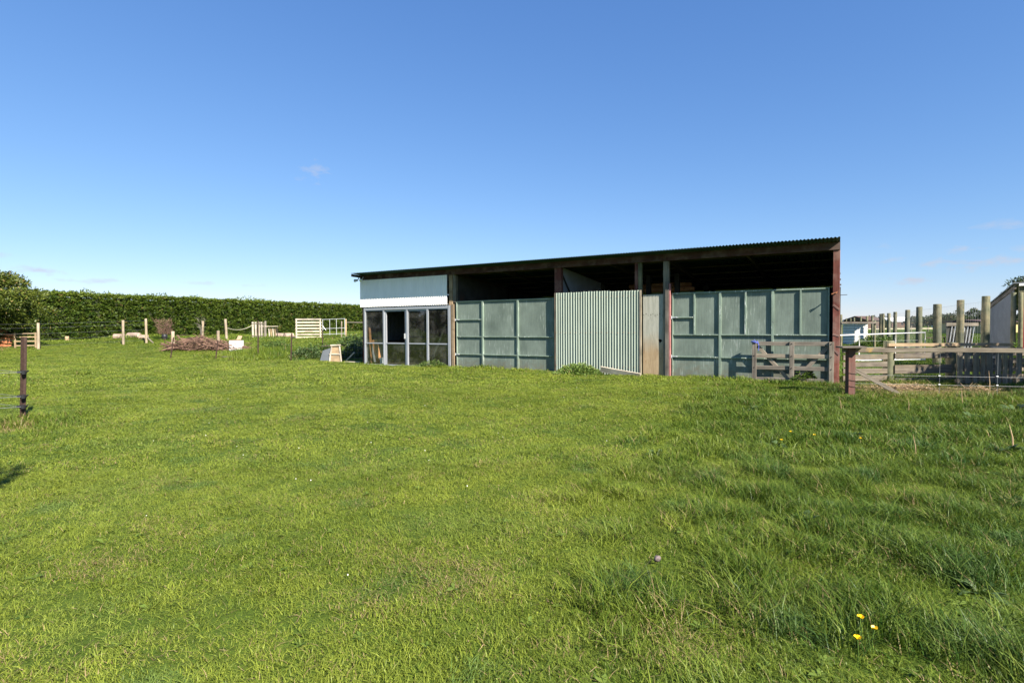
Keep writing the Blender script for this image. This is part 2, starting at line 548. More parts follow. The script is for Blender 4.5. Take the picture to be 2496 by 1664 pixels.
def ground_mat():
    m, N, L, b = new_mat('paddock_soil')
    n = noise(N, L, 0.55, (1, 1, 1), 6, 0.6, perobj=False)
    r = ramp(N, [(0.3, (0.045, 0.078, 0.010)), (0.55, (0.080, 0.118, 0.016)), (0.8, (0.120, 0.145, 0.030))])
    L.new(n.outputs[0], r.inputs[0])
    n2 = noise(N, L, 14, (1, 1, 1), 5, 0.7, perobj=False)
    r2_ = ramp(N, [(0.3, (0.6, 0.6, 0.6)), (0.7, (1.25, 1.25, 1.25))])
    L.new(n2.outputs[0], r2_.inputs[0])
    c = mixrgb(N, L, 1.0, r.outputs[0], r2_.outputs[0], 'MULTIPLY')
    L.new(c, b.inputs['Base Color'])
    b.inputs['Roughness'].default_value = 0.95
    b.inputs['Specular IOR Level'].default_value = 0.1
    bump(N, L, b, n2.outputs[0], 0.6, 0.03)
    return m


MAT['ground'] = ground_mat()
MAT['earth'] = plain_mat('earth', (0.10, 0.075, 0.05), 0.95, scale=5, bumpy=0.4)
MAT['hill'] = plain_mat('hazy_hill_bush', (0.045, 0.075, 0.085), 0.95, scale=0.01)  # bush colour with the blue of distance haze put into it


# ------------------------------------------------------------------ mesh helpers
def tag(o, label=None, cat=None, group=None, kind=None):
    if label:
        o['label'] = label
    if cat:
        o['category'] = cat
    if group:
        o['group'] = group
    if kind:
        o['kind'] = kind
    return o


def link_mesh(name, me, mat, parent=None):
    o = bpy.data.objects.new(name, me)
    if mat is not None:
        me.materials.append(MAT[mat] if isinstance(mat, str) else mat)
    COL.objects.link(o)
    if parent is not None:
        o.parent = parent
    return o


def thing(name, label, cat, loc=(0, 0, 0), rz=0.0, group=None):
    o = bpy.data.objects.new(name, None)
    o.empty_display_size = 0.2
    COL.objects.link(o)
    o.location = loc
    o.rotation_euler = (0, 0, rz)
    return tag(o, label, cat, group)


class MB:
    """collects shapes for ONE mesh object"""
    def __init__(self):
        self.v, self.f = [], []

    def add(self, vs_, fs):
        n = len(self.v)
        self.v += [tuple(p) for p in vs_]
        self.f += [tuple(i + n for i in q) for q in fs]

    def box(self, x0, x1, y0, y1, z0, z1):
        self.add([(x0, y0, z0), (x1, y0, z0), (x1, y1, z0), (x0, y1, z0), (x0, y0, z1), (x1, y0, z1), (x1, y1, z1), (x0, y1, z1)],
                 [(0, 3, 2, 1), (4, 5, 6, 7), (0, 1, 5, 4), (1, 2, 6, 5), (2, 3, 7, 6), (3, 0, 4, 7)])
        return self

    def tube(self, pts, r, n=6, caps=True):
        pts = [Vector(p) for p in pts]
        rs = r if isinstance(r, (list, tuple)) else [r] * len(pts)
        rings = []
        for i, p in enumerate(pts):
            a = pts[max(i - 1, 0)]
            b = pts[min(i + 1, len(pts) - 1)]
            d = (b - a).normalized()
            up = Vector((0, 0, 1)) if abs(d.z) < 0.95 else Vector((1, 0, 0))
            s = d.cross(up).normalized()
            t = s.cross(d)
            rings.append([p + (s * math.cos(k * 2 * PI / n) + t * math.sin(k * 2 * PI / n)) * rs[i] for k in range(n)])
        vs_ = [q for rg in rings for q in rg]
        fs = []
        for i in range(len(rings) - 1):
            for k in range(n):
                k2 = (k + 1) % n
                fs.append((i * n + k, i * n + k2, (i + 1) * n + k2, (i + 1) * n + k))
        if caps:
            fs.append(tuple(range(n)))
            fs.append(tuple((len(rings) - 1) * n + k for k in range(n - 1, -1, -1)))
        self.add(vs_, fs)
        return self

    def build(self, name, mat, parent=None, smooth=False):
        me = bpy.data.meshes.new(name)
        me.from_pydata(self.v, [], self.f)
        me.update()
        if smooth:
            me.polygons.foreach_set('use_smooth', [True] * len(me.polygons))
        return link_mesh(name, me, mat, parent)


def plank(name, p0, p1, w, t, mat, parent=None, up=(0, 0, 1), jit=0.002, segs=3, bev=0.004):
    """sawn board from p0 to p1; w along 'up', t across; grain along local X"""
    p0, p1 = Vector(p0), Vector(p1)
    d = p1 - p0
    ln = d.length
    d.normalize()
    upv = Vector(up)
    side = upv.cross(d)
    if side.length < 1e-4:
        side = Vector((0, 1, 0)).cross(d)
    side.normalize()
    upv = d.cross(side).normalized()
    hw, ht = w / 2, t / 2
    bv = min(bev, hw * 0.5, ht * 0.5)
    prof = [(-ht + bv, -hw), (ht - bv, -hw), (ht, -hw + bv), (ht, hw - bv), (ht - bv, hw), (-ht + bv, hw), (-ht, hw - bv), (-ht, -hw + bv)]
    vs_, fs = [], []
    for i in range(segs + 1):
        x = ln * i / segs
        jy, jz = random.uniform(-jit, jit), random.uniform(-jit, jit)
        for (a, b) in prof:
            vs_.append((x, a + jy, b + jz))
    n = len(prof)
    for i in range(segs):
        for k in range(n):
            k2 = (k + 1) % n
            fs.append((i * n + k, i * n + k2, (i + 1) * n + k2, (i + 1) * n + k))
    fs.append(tuple(range(n - 1, -1, -1)))
    fs.append(tuple(segs * n + k for k in range(n)))
    me = bpy.data.meshes.new(name)
    me.from_pydata(vs_, [], fs)
    o = link_mesh(name, me, mat, parent)
    m = Matrix((d, side, upv)).transposed().to_4x4()
    m.translation = p0
    if parent is not None:
        o.matrix_local = m
    else:
        o.matrix_world = m
    return o


def round_post(name, base, h, r, mat, parent=None, lean=(0, 0), n=12, taper=0.94, sink=0.15):
    """round timber post, local Z along the post"""
    vs_, fs = [], []
    hs = [-sink, h * 0.33, h * 0.7, h - r * 0.12, h]
    rs = [r, r * (1 + (taper - 1) * 0.33), r * (1 + (taper - 1) * 0.7), r * taper, r * taper * 0.86]
    wob = [random.uniform(0.95, 1.05) for _ in range(n)]
    for z, rr in zip(hs, rs):
        ox, oy = random.uniform(-.05, .05) * r, random.uniform(-.05, .05) * r
        for k in range(n):
            a = 2 * PI * k / n
            vs_.append((math.cos(a) * rr * wob[k] + ox, math.sin(a) * rr * wob[k] + oy, z))
    for i in range(len(hs) - 1):
        for k in range(n):
            k2 = (k + 1) % n
            fs.append((i * n + k, i * n + k2, (i + 1) * n + k2, (i + 1) * n + k))
    fs.append(tuple((len(hs) - 1) * n + k for k in range(n)))
    me = bpy.data.meshes.new(name)
    me.from_pydata(vs_, [], fs)
    me.polygons.foreach_set('use_smooth', [True] * (len(fs) - 1) + [False])
    o = link_mesh(name, me, mat, parent)
    d = Vector((lean[0], lean[1], 1)).normalized()
    o.location = base
    o.rotation_mode = 'QUATERNION'
    o.rotation_quaternion = d.to_track_quat('Z', 'Y')
    return o


def corr_sheet(name, length, pitch, amp, ends, mat, parent=None, seg=8, phase=0.0, xoff=0.0):
    """corrugated iron: waves run along local X, ribs between the two edge lines given by ends(x)->((y0,z0),(y1,z1)); wave pushes along local normal given third"""
    nx = max(2, int(round(length / pitch * seg)))
    vs_, fs = [], []
    for i in range(nx + 1):
        x = length * i / nx
        w = amp * math.sin(2 * PI * x / pitch + phase)
        for (y, z, ny, nz_) in ends(x):
            vs_.append((x + xoff, y + ny * w, z + nz_ * w))
    k = len(ends(0))
    for i in range(nx):
        for j in range(k - 1):
            fs.append((i * k + j, (i + 1) * k + j, (i + 1) * k + j + 1, i * k + j + 1))
    me = bpy.data.meshes.new(name)
    me.from_pydata(vs_, [], fs)
    me.polygons.foreach_set('use_smooth', [True] * len(fs))
    return link_mesh(name, me, mat, parent)


def np_mesh(name, verts, faces_n, loops, mat, parent=None, bcol=None, link=True, smooth=False):
    me = bpy.data.meshes.new(name)
    nv = len(verts)
    me.vertices.add(nv)
    me.vertices.foreach_set('co', np.asarray(verts, np.float32).ravel())
    nf = len(faces_n)
    me.loops.add(len(loops))
    me.loops.foreach_set('vertex_index', np.asarray(loops, np.int32))
    me.polygons.add(nf)
    starts = np.concatenate([[0], np.cumsum(faces_n)[:-1]]).astype(np.int32)
    me.polygons.foreach_set('loop_start', starts)
    me.polygons.foreach_set('loop_total', np.asarray(faces_n, np.int32))
    if bcol is not None:
        a = me.attributes.new('bcol', 'FLOAT_COLOR', 'POINT')
        a.data.foreach_set('color', np.asarray(bcol, np.float32).ravel())
    me.update(calc_edges=True)
    if smooth:
        me.polygons.foreach_set('use_smooth', [True] * nf)
    if not link:
        me.materials.append(MAT[mat])
        return me
    return link_mesh(name, me, mat, parent)


def norm(a):
    return a / np.maximum(np.linalg.norm(a, axis=1, keepdims=True), 1e-6)


def leaf_mesh(name, pos, direc, length, width, rand, dry, mat, parent=None, curl=0.25, link=True):
    """kite shaped leaves: base point, direction, length, width arrays"""
    n = len(pos)
    d = norm(direc)
    ref = rng.normal(size=(n, 3))
    s = norm(np.cross(d, ref))
    nn = np.cross(s, d)
    L_, W_ = length[:, None], width[:, None]
    v = np.empty((n, 4, 3))
    v[:, 0] = pos
    v[:, 1] = pos + d * L_ * 0.45 + s * W_ * 0.5 + nn * L_ * curl * 0.4
    v[:, 2] = pos + d * L_ - nn * L_ * curl * 0.3
    v[:, 3] = pos + d * L_ * 0.45 - s * W_ * 0.5 + nn * L_ * curl * 0.4
    bc = np.ones((n, 4, 4))
    bc[:, :, 0] = rand[:, None]
    bc[:, :, 1] = rng.random(n)[:, None]
    bc[:, :, 2] = dry[:, None]
    idx = np.arange(n * 4)
    return np_mesh(name, v.reshape(-1, 3), np.full(n, 4), idx, mat, parent, bc.reshape(-1, 4), link)


# ------------------------------------------------------------------ the setting: ground, hills
ax_ = np.concatenate([[-9000, -5000, -2500, -1200, -600, -300, -180, -120, -90, -70], np.arange(-56, 56.1, 0.8), [70, 90, 120, 180, 300, 600, 1200, 2500, 5000, 9000]])
ay_ = np.concatenate([[-9000, -3000, -900, -300, -100, -50, -30], np.arange(-20, 92.1, 0.8), [105, 130, 180, 300, 600, 1200, 2500, 5000, 9000]])
GX, GY = np.meshgrid(ax_, ay_)
GZ = ground(GX, GY)
gv = np.stack([GX.ravel(), GY.ravel(), GZ.ravel()], 1)
ny_, nx_ = GX.shape
ii = (np.arange(ny_ - 1)[:, None] * nx_ + np.arange(nx_ - 1)[None, :]).ravel()
gl_ = np.stack([ii, ii + 1, ii + 1 + nx_, ii + nx_], 1).ravel()
g_o = np_mesh('ground', gv, np.full(len(ii), 4), gl_, 'ground', smooth=True)
tag(g_o, 'grassy paddock ground running out to the horizon', kind='structure')

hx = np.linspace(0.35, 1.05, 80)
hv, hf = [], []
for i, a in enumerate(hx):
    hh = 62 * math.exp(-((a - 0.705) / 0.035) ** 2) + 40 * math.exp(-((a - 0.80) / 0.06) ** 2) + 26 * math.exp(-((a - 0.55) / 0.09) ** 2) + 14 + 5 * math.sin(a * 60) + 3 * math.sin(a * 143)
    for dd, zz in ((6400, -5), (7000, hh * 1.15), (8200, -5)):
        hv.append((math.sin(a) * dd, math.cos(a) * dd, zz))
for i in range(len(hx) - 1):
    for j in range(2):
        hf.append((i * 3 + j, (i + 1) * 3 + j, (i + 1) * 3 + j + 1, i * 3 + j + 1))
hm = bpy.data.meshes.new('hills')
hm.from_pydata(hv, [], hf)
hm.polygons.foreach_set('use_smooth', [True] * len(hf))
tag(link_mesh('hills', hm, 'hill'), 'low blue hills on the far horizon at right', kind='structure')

# ------------------------------------------------------------------ the shed
W = 15.08
PLx, PLy = -5.46, 20.70
RZ = math.atan2(-7.70, 12.97)
SLOPE = math.tan(math.radians(5))
DEPTH = 7.0


def roof_z(v):
    return 3.43 - SLOPE * (v + 0.50)


shed = thing('farm_shed', 'long open-fronted farm shed with green doors, white cladding and a skillion iron roof', 'shed', (PLx, PLy, 0), RZ)


def sq_post(name, u0, u1, v0, v1, w0, w1, mat):
    """square sawn post, local Z along the post"""
    mb = MB()
    bx = 0.006
    cs = [(u0 + bx, v0), (u1 - bx, v0), (u1, v0 + bx), (u1, v1 - bx), (u1 - bx, v1), (u0 + bx, v1), (u0, v1 - bx), (u0, v0 + bx)]
    vs_, n = [], 8
    for i in range(5):
        w = w0 + (w1 - w0) * i / 4
        j = (random.uniform(-.003, .003), random.uniform(-.003, .003))
        vs_ += [(a + j[0], b + j[1], w) for a, b in cs]
    fs = [(i * n + k, i * n + (k + 1) % n, (i + 1) * n + (k + 1) % n, (i + 1) * n + k) for i in range(4) for k in range(n)]
    fs += [tuple(range(n - 1, -1, -1)), tuple(4 * n + k for k in range(n))]
    mb.add(vs_, fs)
    return mb.build(name, mat, shed)


# posts along the front
sq_post('post', 0.0, 0.11, 0.0, 0.14, -0.1, 3.22, 'red_wood')
sq_post('post', 3.935, 4.075, 0.01, 0.13, -0.1, 3.21, 'tan_wood')
p_ = sq_post('post', 4.08, 4.20, 0.03, 0.15, 2.3, 3.21, 'grey_wood_z')
sq_post('post', 4.05, 4.165, -0.035, 0.005, 0.0, 2.245, 'tan_wood')
sq_post('post', 7.81, 8.03, 0.012, 0.15, -0.1, 3.21, 'red_wood')
sq_post('post', 10.24, 10.325, 0.03, 0.13, -0.1, 3.21, 'red_wood')
sq_post('post', 10.33, 10.43, 0.04, 0.14, -0.1, 3.21, 'green_post')
sq_post('post', 11.03, 11.175, 0.0, 0.14, -0.1, 3.20, 'grey_wood_z')
sq_post('facing_board', 11.09, 11.178, -0.03, -0.004, 0.0, 2.66, 'grey_wood_z')
sq_post('painted_strip', 11.182, 11.225, -0.02, 0.05, 0.0, 2.60, 'pink_paint')
sq_post('post', 14.955, 15.095, -0.01, 0.14, -0.1, 3.22, 'red_wood')
# inner posts
for (u, v) in ((7.9, 3.4), (9.87, 2.2), (10.75, 2.2), (3.95, 3.5), (11.1, 4.6), (14.9, 3.5), (6.1, 4.2)):
    sq_post('inner_post', u, u + 0.14, v, v + 0.14, -0.1, roof_z(v) - 0.14, 'dark_wood_z')

# lintel beam, pieces butted over the posts
for a, b in ((-0.06, 4.07), (4.075, 7.92), (7.925, 11.10), (11.105, 15.095)):
    plank('lintel_beam', (a, -0.01, 3.305), (b, -0.01, 3.305), 0.20, 0.05, 'red_wood_x', shed, jit=0.003)
plank('barge_board', (-0.055, 0.0, roof_z(0.0) - 0.10), (-0.055, DEPTH, roof_z(DEPTH) - 0.10), 0.16, 0.03, 'dark_wood', shed)
plank('barge_board', (-0.03, -0.48, 3.36), (-0.03, -0.04, 3.345), 0.09, 0.03, 'dark_wood', shed)
# rafters and purlins
for u in (0.1, 2.0, 4.0, 5.9, 7.9, 9.5, 11.1, 13.1, 14.95):
    plank('rafter', (u, 0.06, roof_z(0.06) - 0.12), (u, DEPTH - .05, roof_z(DEPTH) - 0.12), 0.10, 0.05, 'dark_wood', shed)
for v in (0.8, 1.9, 3.0, 4.1, 5.2, 6.3):
    plank('purlin', (0.0, v, roof_z(v) - 0.048), (15.06, v, roof_z(v) - 0.048), 0.045, 0.07, 'dark_wood', shed)

# roof iron
rn = (0.0, SLOPE / math.hypot(1, SLOPE), 1 / math.hypot(1, SLOPE))
corr_sheet('roof', 15.13, 0.0762, 0.0115,
           lambda x: [(-0.50, roof_z(-0.50), 0, 1), (3.2, roof_z(3.2), 0, 1), (DEPTH + 0.2, roof_z(DEPTH + 0.2), 0, 1)], 'roof_iron', shed, xoff=-0.03)
for v_ in shed.children[-1].data.vertices:
    if v_.co.y > 0:
        v_.co.x -= 0.020 * v_.co.y * v_.co.x / 15
# back wall and end walls
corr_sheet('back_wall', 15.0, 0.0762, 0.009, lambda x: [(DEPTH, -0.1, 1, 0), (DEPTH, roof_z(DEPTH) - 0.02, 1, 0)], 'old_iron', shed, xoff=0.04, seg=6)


def side_sheet(name, u, v0, v1, mat, drop=0.015, w0=-0.1, skew=0.0):
    nx = int((v1 - v0) / 0.0762 * 6)
    vs_, fs = [], []
    for i in range(nx + 1):
        v = v0 + (v1 - v0) * i / nx
        a = 0.009 * math.sin(2 * PI * v / 0.0762) + skew * v
        vs_ += [(u + a, v, w0), (u + a, v, roof_z(v) - drop)]
    for i in range(nx):
        fs.append((2 * i, 2 * i + 2, 2 * i + 3, 2 * i + 1))
    me = bpy.data.meshes.new(name)
    me.from_pydata(vs_, [], fs)
    me.polygons.foreach_set('use_smooth', [True] * len(fs))
    return link_mesh(name, me, mat, shed)


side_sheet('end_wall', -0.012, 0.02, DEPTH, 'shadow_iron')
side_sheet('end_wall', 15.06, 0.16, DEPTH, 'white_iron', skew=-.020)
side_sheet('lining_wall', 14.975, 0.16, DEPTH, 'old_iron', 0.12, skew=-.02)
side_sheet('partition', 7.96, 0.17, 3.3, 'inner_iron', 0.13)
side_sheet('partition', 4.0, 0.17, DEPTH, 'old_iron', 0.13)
plank('brace', (7.985, 0.2, 3.0), (7.985, 2.6, 0.7), 0.07, 0.02, 'dark_wood', shed)
plank('brace', (0.02, 1.0, 2.9), (0.02, 4.6, 0.5), 0.09, 0.02, 'dark_wood', shed)
plank('brace', (0.03, 4.6, 2.4), (0.03, 1.4, 0.7), 0.09, 0.02, 'dark_wood', shed)
plank('girt', (0.03, 0.2, 0.95), (0.03, 6.9, 0.95), 0.10, 0.04, 'dark_wood', shed)
MB().box(0.0, 15.05, 0.16, DEPTH, 0.05, gz(3, 18) + 0.035).build('earth_floor', 'earth', shed)

# white iron above the windows
corr_sheet('cladding', 3.945, 0.0762, 0.0125, lambda x: [(-0.058, 2.235, -1, 0), (-0.050, 3.205, -1, 0)], 'white_iron', shed, xoff=-0.045)
plank('drip_strip', (-0.03, -0.03, 2.238), (3.93, -0.03, 2.238), 0.02, 0.03, 'alu', shed)

# the sliding window unit
win = MB()
win.box(0.115, 0.175, -0.045, 0.06, 0.09, 2.205)
win.box(3.925, 4.01, -0.045, 0.045, 0.09, 2.205)
win.box(0.175, 3.925, -0.040, 0.058, 2.115, 2.203)
win.box(0.175, 3.925, -0.040, 0.058, 0.09, 0.145)
window = win.build('window', 'alu', shed)
cols = [(0.175, 1.03), (1.150, 2.04), (2.18, 3.015), (3.085, 3.925)]
for (a, b, vf) in ((1.03, 1.09, -0.030), (1.092, 1.150, 0.005), (2.04, 2.11, -0.008), (2.112, 2.18, -0.033), (3.015, 3.085, -0.035)):
    MB().box(a, b, vf, vf + 0.05, 0.146, 2.114).build('mullion', 'alu', window)
for i, (a, b) in enumerate(cols):
    vf = (-0.022, 0.012, 0.002, -0.022)[i]
    MB().box(a + .001, b - .001, vf, vf + 0.035, 0.912, 0.955).build('transom', 'alu', window)
    MB().box(a + .001, b - .001, vf, vf + 0.035, 2.055 if i in (1, 2) else 2.085, 2.1145).build('sash_rail', 'alu', window)
    MB().box(a + .001, b - .001, vf, vf + 0.035, 0.1455, 0.185).build('sash_rail', 'alu', window)
    MB().box(a + 0.004, b - 0.004, vf + 0.016, vf + 0.020, 0.186, 0.904).build('pane', 'glass', window)
    if i != 1:
        MB().box(a + 0.004, b - 0.004, vf + 0.016, vf + 0.020, 0.966, 2.054).build('pane', 'glass', window)
MB().box(2.035, 2.06, -0.055, -0.009, 1.10, 1.28).build('handle', 'pipe', window)


def farm_door(u0, u1, w0, w1, v, verts, horis, label):
    """big framed plywood door: sheet with ribs standing proud"""
    d = MB().box(u0, u1, v, v + 0.02, w0, w1).build('door', 'door_green', shed)
    d['label'] = label
    t = 0.045

    def rib(a, b, c, e, depth=t):
        MB().box(a, b, v - depth, v - 0.0005, c, e).build('rib', 'rib_green', d)
    rib(u0, u0 + 0.03, w0, w1 - 0.03)
    rib(u1 - 0.03, u1, w0, w1 - 0.03)
    rib(u0, u1, w1 - 0.03, w1, t * 0.8)
    for (u, c, e, wd) in verts:
        rib(u - wd / 2, u + wd / 2, c, e, t + 0.004)
    for (w, a, b) in horis:
        us = sorted([a, b] + [x - wd / 2 for (x, c, e, wd) in verts if a < x < b and c <= w <= e] + [x + wd / 2 for (x, c, e, wd) in verts if a < x < b and c <= w <= e])
        for k in range(0, len(us) - 1, 2):
            rib(us[k] + .001, us[k + 1] - .001, w - 0.013, w + 0.013)
    return d


d1 = farm_door(4.205, 7.77, 0.06, 2.335, 0.075,
               [(5.24, 0.06, 2.305, 0.055), (6.535, 0.06, 2.305, 0.055)],
               [(1.73, 4.235, 5.212), (1.18, 4.235, 7.70), (0.61, 4.235, 7.70)], 'left green door with three wide panels')
d4 = farm_door(11.25, 14.885, 0.06, 2.355, 0.085,
               [(11.83, 1.26, 2.325, 0.035), (12.465, 0.06, 2.325, 0.055), (13.07, 1.26, 2.325, 0.035), (13.685, 0.06, 2.325, 0.055), (14.29, 1.26, 2.325, 0.035)],
               [(1.71, 11.28, 11.81), (1.255, 11.28, 14.86), (0.68, 11.28, 14.86)], 'right green door with six tall upper panels and flaking paint')
for d, u, ws, vv in ((d1, 4.17, (1.73, 0.60), 0.03), (d4, 11.235, (1.71, 0.68), 0.04)):
    for w in ws:
        mb = MB()
        mb.box(u, u + 0.17, vv - 0.016, vv - 0.001, w - 0.012, w + 0.012)
        mb.tube([(u + 0.01, vv - 0.02, w - 0.04), (u + 0.01, vv - 0.02, w + 0.04)], 0.012, 8)
        mb.tube([(u + 0.13, vv - 0.03, w), (u + 0.13, vv, w)], 0.014, 8)
        mb.build('hinge', 'pipe', d)

# corrugated sliding door in the third bay
sd = corr_sheet('sliding_door', 2.525, 0.0790, 0.015, lambda x: [(-0.045, 0.02, -1, 0), (-0.045, 2.47 - 0.0 * x, -1, 0)], 'green_iron', shed, xoff=7.875, seg=12)
for v_ in sd.data.vertices:
    k_s = int((v_.co.x - 7.875) / 0.84)
    v_.co.y -= 0.004 * (k_s % 2)
    v_.co.z += 0.012 * math.sin(k_s * 2.4) + (0.004 * math.sin(v_.co.x * 31))
    v_.co.x += 0.004 * math.sin(v_.co.x * 9.0) + 0.003 * math.sin(v_.co.x * 23.0 + 1)
scr = MB()
for w in (0.36, 1.31, 2.31):
    for k in range(16):
        u = 7.875 + 0.0790 * (2 * k + 0.25) + 0.004 * math.sin((7.875 + .158 * k) * 9)
        scr.tube([(u, -0.0655, w + .006 * math.sin(k * 3)), (u, -0.059, w + .006 * math.sin(k * 3))], 0.009, 6)
sc_ = scr.build('screws', 'rust', sd)
sc_['kind'] = 'stuff'
plank('edge_batten', (7.85, -0.035, 0.0), (7.85, -0.035, 2.47), 0.03, 0.05, 'yard_timber', sd, up=(1, 0, 0))
plank('edge_batten', (10.425, -0.045, 0.02), (10.425, -0.045, 2.46), 0.045, 0.05, 'gate_timber', sd, up=(1, 0, 0))
for w in (0.35, 1.3, 2.3):
    plank('cross_rail', (7.88, -0.005, w), (10.40, -0.005, w), 0.08, 0.03, 'tan_wood', sd)
# plywood sheet with knots and a hole
pw = MB()
hole_c, hole_r = (10.935, 1.09), (0.045, 0.05)
n_h = 10
outer = [(10.47, -0.02), (11.075, -0.02), (11.075, 2.335), (10.47, 2.335)]
ring = [(hole_c[0] + math.cos(2 * PI * k / n_h) * hole_r[0] * (1 + .35 * math.cos(k * 1.7)), hole_c[1] + math.sin(2 * PI * k / n_h) * hole_r[1]) for k in range(n_h)]
mid = []
for k in range(n_h):
    a = 2 * PI * k / n_h
    dx, dz = math.cos(a), math.sin(a)
    ts = []
    if dx > 1e-6: ts.append((11.075 - hole_c[0]) / dx)
    if dx < -1e-6: ts.append((10.47 - hole_c[0]) / dx)
    if dz > 1e-6: ts.append((2.335 - hole_c[1]) / dz)
    if dz < -1e-6: ts.append((-0.02 - hole_c[1]) / dz)
    t_ = min(ts)
    mid.append((hole_c[0] + dx * t_, hole_c[1] + dz * t_))
pts = ring + mid
pw.add([(a, 0.045, b) for a, b in pts] + [(a, 0.063, b) for a, b in pts], [])
for k in range(n_h):
    k2 = (k + 1) % n_h
    pw.f.append((k, k2, n_h + k2, n_h + k))
    pw.f.append((2 * n_h + k2, 2 * n_h + k, 3 * n_h + k, 3 * n_h + k2))
    pw.f.append((k2, k, 2 * n_h + k, 2 * n_h + k2))
# corner fillers
for (cxy, pred) in (((10.47, -0.02), 0), ((11.075, -0.02), 0), ((11.075, 2.335), 0), ((10.47, 2.335), 0)):
    best = sorted(range(n_h), key=lambda k: abs(((math.atan2(cxy[1] - hole_c[1], cxy[0] - hole_c[0]) - 2 * PI * k / n_h + PI) % (2 * PI)) - PI))[:2]
    k0, k1 = sorted(best)
    if k1 - k0 > 1:
        k0, k1 = k1, k0
    i0 = len(pw.v)
    pw.v.append((cxy[0], 0.045, cxy[1]))
    pw.f.append((n_h + k0, n_h + k1, i0))
ply = pw.build('plywood_sheet', 'plywood', shed)
for i in range(9):
    u = 10.50 + i * 0.062 + random.uniform(-.012, .012)
    MB().tube([(u, 0.0435, 1.79 + 0.025 * math.sin(i * 2.1)), (u, 0.046, 1.79 + 0.025 * math.sin(i * 2.1))], 0.009 + 0.004 * (i % 2), 8).build('nail_hole', 'dark_wood', ply)
# bolt and pegs on the corner post
MB().tube([(15.02, -0.12, 2.22), (15.02, 0.0, 2.22)], 0.014, 8).tube([(14.93, -0.085, 2.19), (15.05, -0.085, 2.24)], 0.012, 6).build('peg', 'rust', shed)
MB().tube([(15.09, 0.05, 2.17), (15.24, 0.03, 2.175)], 0.007, 6).build('wire_pin', 'steel_post', shed)
for w0_, dw in ((1.95, -.12), (0.95, -.15), (1.28, -.05)):
    plank('strap_mark', (14.96, -0.0165, w0_), (15.092, -0.0165, w0_ + dw), 0.045, 0.005, 'faded_red', shed, jit=0.001)
# twin floodlights on the left eave
for du, tilt in ((0.0, -0.5), (0.2, 0.35)):
    c = Vector((0.02 + du, -0.26, 3.20))
    fl = MB().tube([c + Vector((0, 0.1, 0.10)), c + Vector((0, 0.05, 0.03))], 0.018, 8).tube([c + Vector((0, 0.05, 0.0)), c + Vector((tilt * .05, 0.0, -.005)), c + Vector((tilt * .12, -0.06, -.02))], [0.025, 0.04, 0.055], 12).build('floodlight', 'pipe', shed)
    MB().tube([c + Vector((tilt * .12, -0.061, -.02)), c + Vector((tilt * .13, -0.075, -.022))], [0.055, 0.04], 12).build('lens', 'lamp_glass', fl)


def in_shed(u, v, w):
    c, s = math.cos(RZ), math.sin(RZ)
    return Vector((PLx + u * c - v * s, PLy + u * s + v * c, w))


# things kept in the shed
tag(plank('timber_board', in_shed(0.12, 0.32, 0.15), in_shed(0.10, 0.25, 1.50), 0.09, 0.04, 'orange_wood'), 'tall narrow orange board leaning inside the left window', 'board')
tag(plank('timber_board', in_shed(0.47, 0.36, 0.15), in_shed(0.33, 0.25, 1.05), 0.20, 0.04, 'orange_wood', up=(1, 0, 0)), 'short wide orange board leaning behind the lower left pane', 'board')
tag(plank('timber_pole', in_shed(2.72, 0.5, 0.15), in_shed(3.20, 0.8, 1.6), 0.07, 0.04, 'tan_wood'), 'brown batten leaning diagonally behind the rightmost window panes', 'pole')
bk = MB().tube([in_shed(0.70, 0.3, 0.16), in_shed(0.70, 0.3, 0.38)], [0.10, 0.125], 16)
bk.tube([in_shed(0.70, 0.3, 0.365), in_shed(0.70, 0.3, 0.395)], 0.135, 16)
bucket = bk.build('bucket', 'white_plastic')
tag(bucket, 'white plastic bucket behind the lower left window pane', 'bucket')
bench = thing('workbench', 'dark wooden workbench seen through the open upper pane', 'bench', in_shed(0.40, 1.15, 0.15), RZ + PI / 2)
plank('bench_top', (0, 0, 0.78), (2.3, 0, 0.78), 0.6, 0.05, 'dark_wood', bench, up=(0, 1, 0))
for a in (0.1, 2.2):
    for b in (-.22, .22):
        plank('leg', (a, b, 0), (a, b, 0.75), 0.07, 0.07, 'dark_wood', bench)
# orange-brown poles stored up under the roof
rack = thing('loft_rack', 'dark timber rack carrying poles inside the third bay', 'rack', in_shed(8.9, 3.5, 0.15), RZ)
for a in (0.15, 1.2, 2.1):
    plank('rack_beam', (a, -0.3, 2.39), (a, 0.3, 2.39), 0.08, 0.05, 'dark_wood', rack)
    plank('rack_leg', (a, 0.3, 0), (a, 0.3, 2.35), 0.07, 0.07, 'dark_wood', rack)
    plank('rack_leg', (a, -0.3, 0), (a, -0.3, 2.35), 0.07, 0.07, 'dark_wood', rack)
for z_, u0, u1, lb in ((2.66, 8.95, 11.05, 'lower orange-brown pole stored above the iron door'), (2.81, 8.9, 10.97, 'upper orange-brown pole stored above the iron door')):
    tag(MB().tube([in_shed(u0, 3.5, z_), in_shed((u0 + u1) / 2, 3.5, z_ + .01), in_shed(u1 - .05, 3.5, z_), in_shed(u1, 3.5, z_)], [.075, .077, .072, .05], 14).build('timber_pole', 'orange_wood', None, True), lb, 'pole', 'stored poles')

# plank lying against the iron door and timber gate at the corner post
tag(plank('loose_plank', in_shed(9.35, -0.22, 0.30), in_shed(10.5, -0.30, 0.15), 0.16, 0.045, 'pale_wood', up=(0, -0.3, 1)), 'weathered plank lying tilted in the grass below the iron door', 'plank')

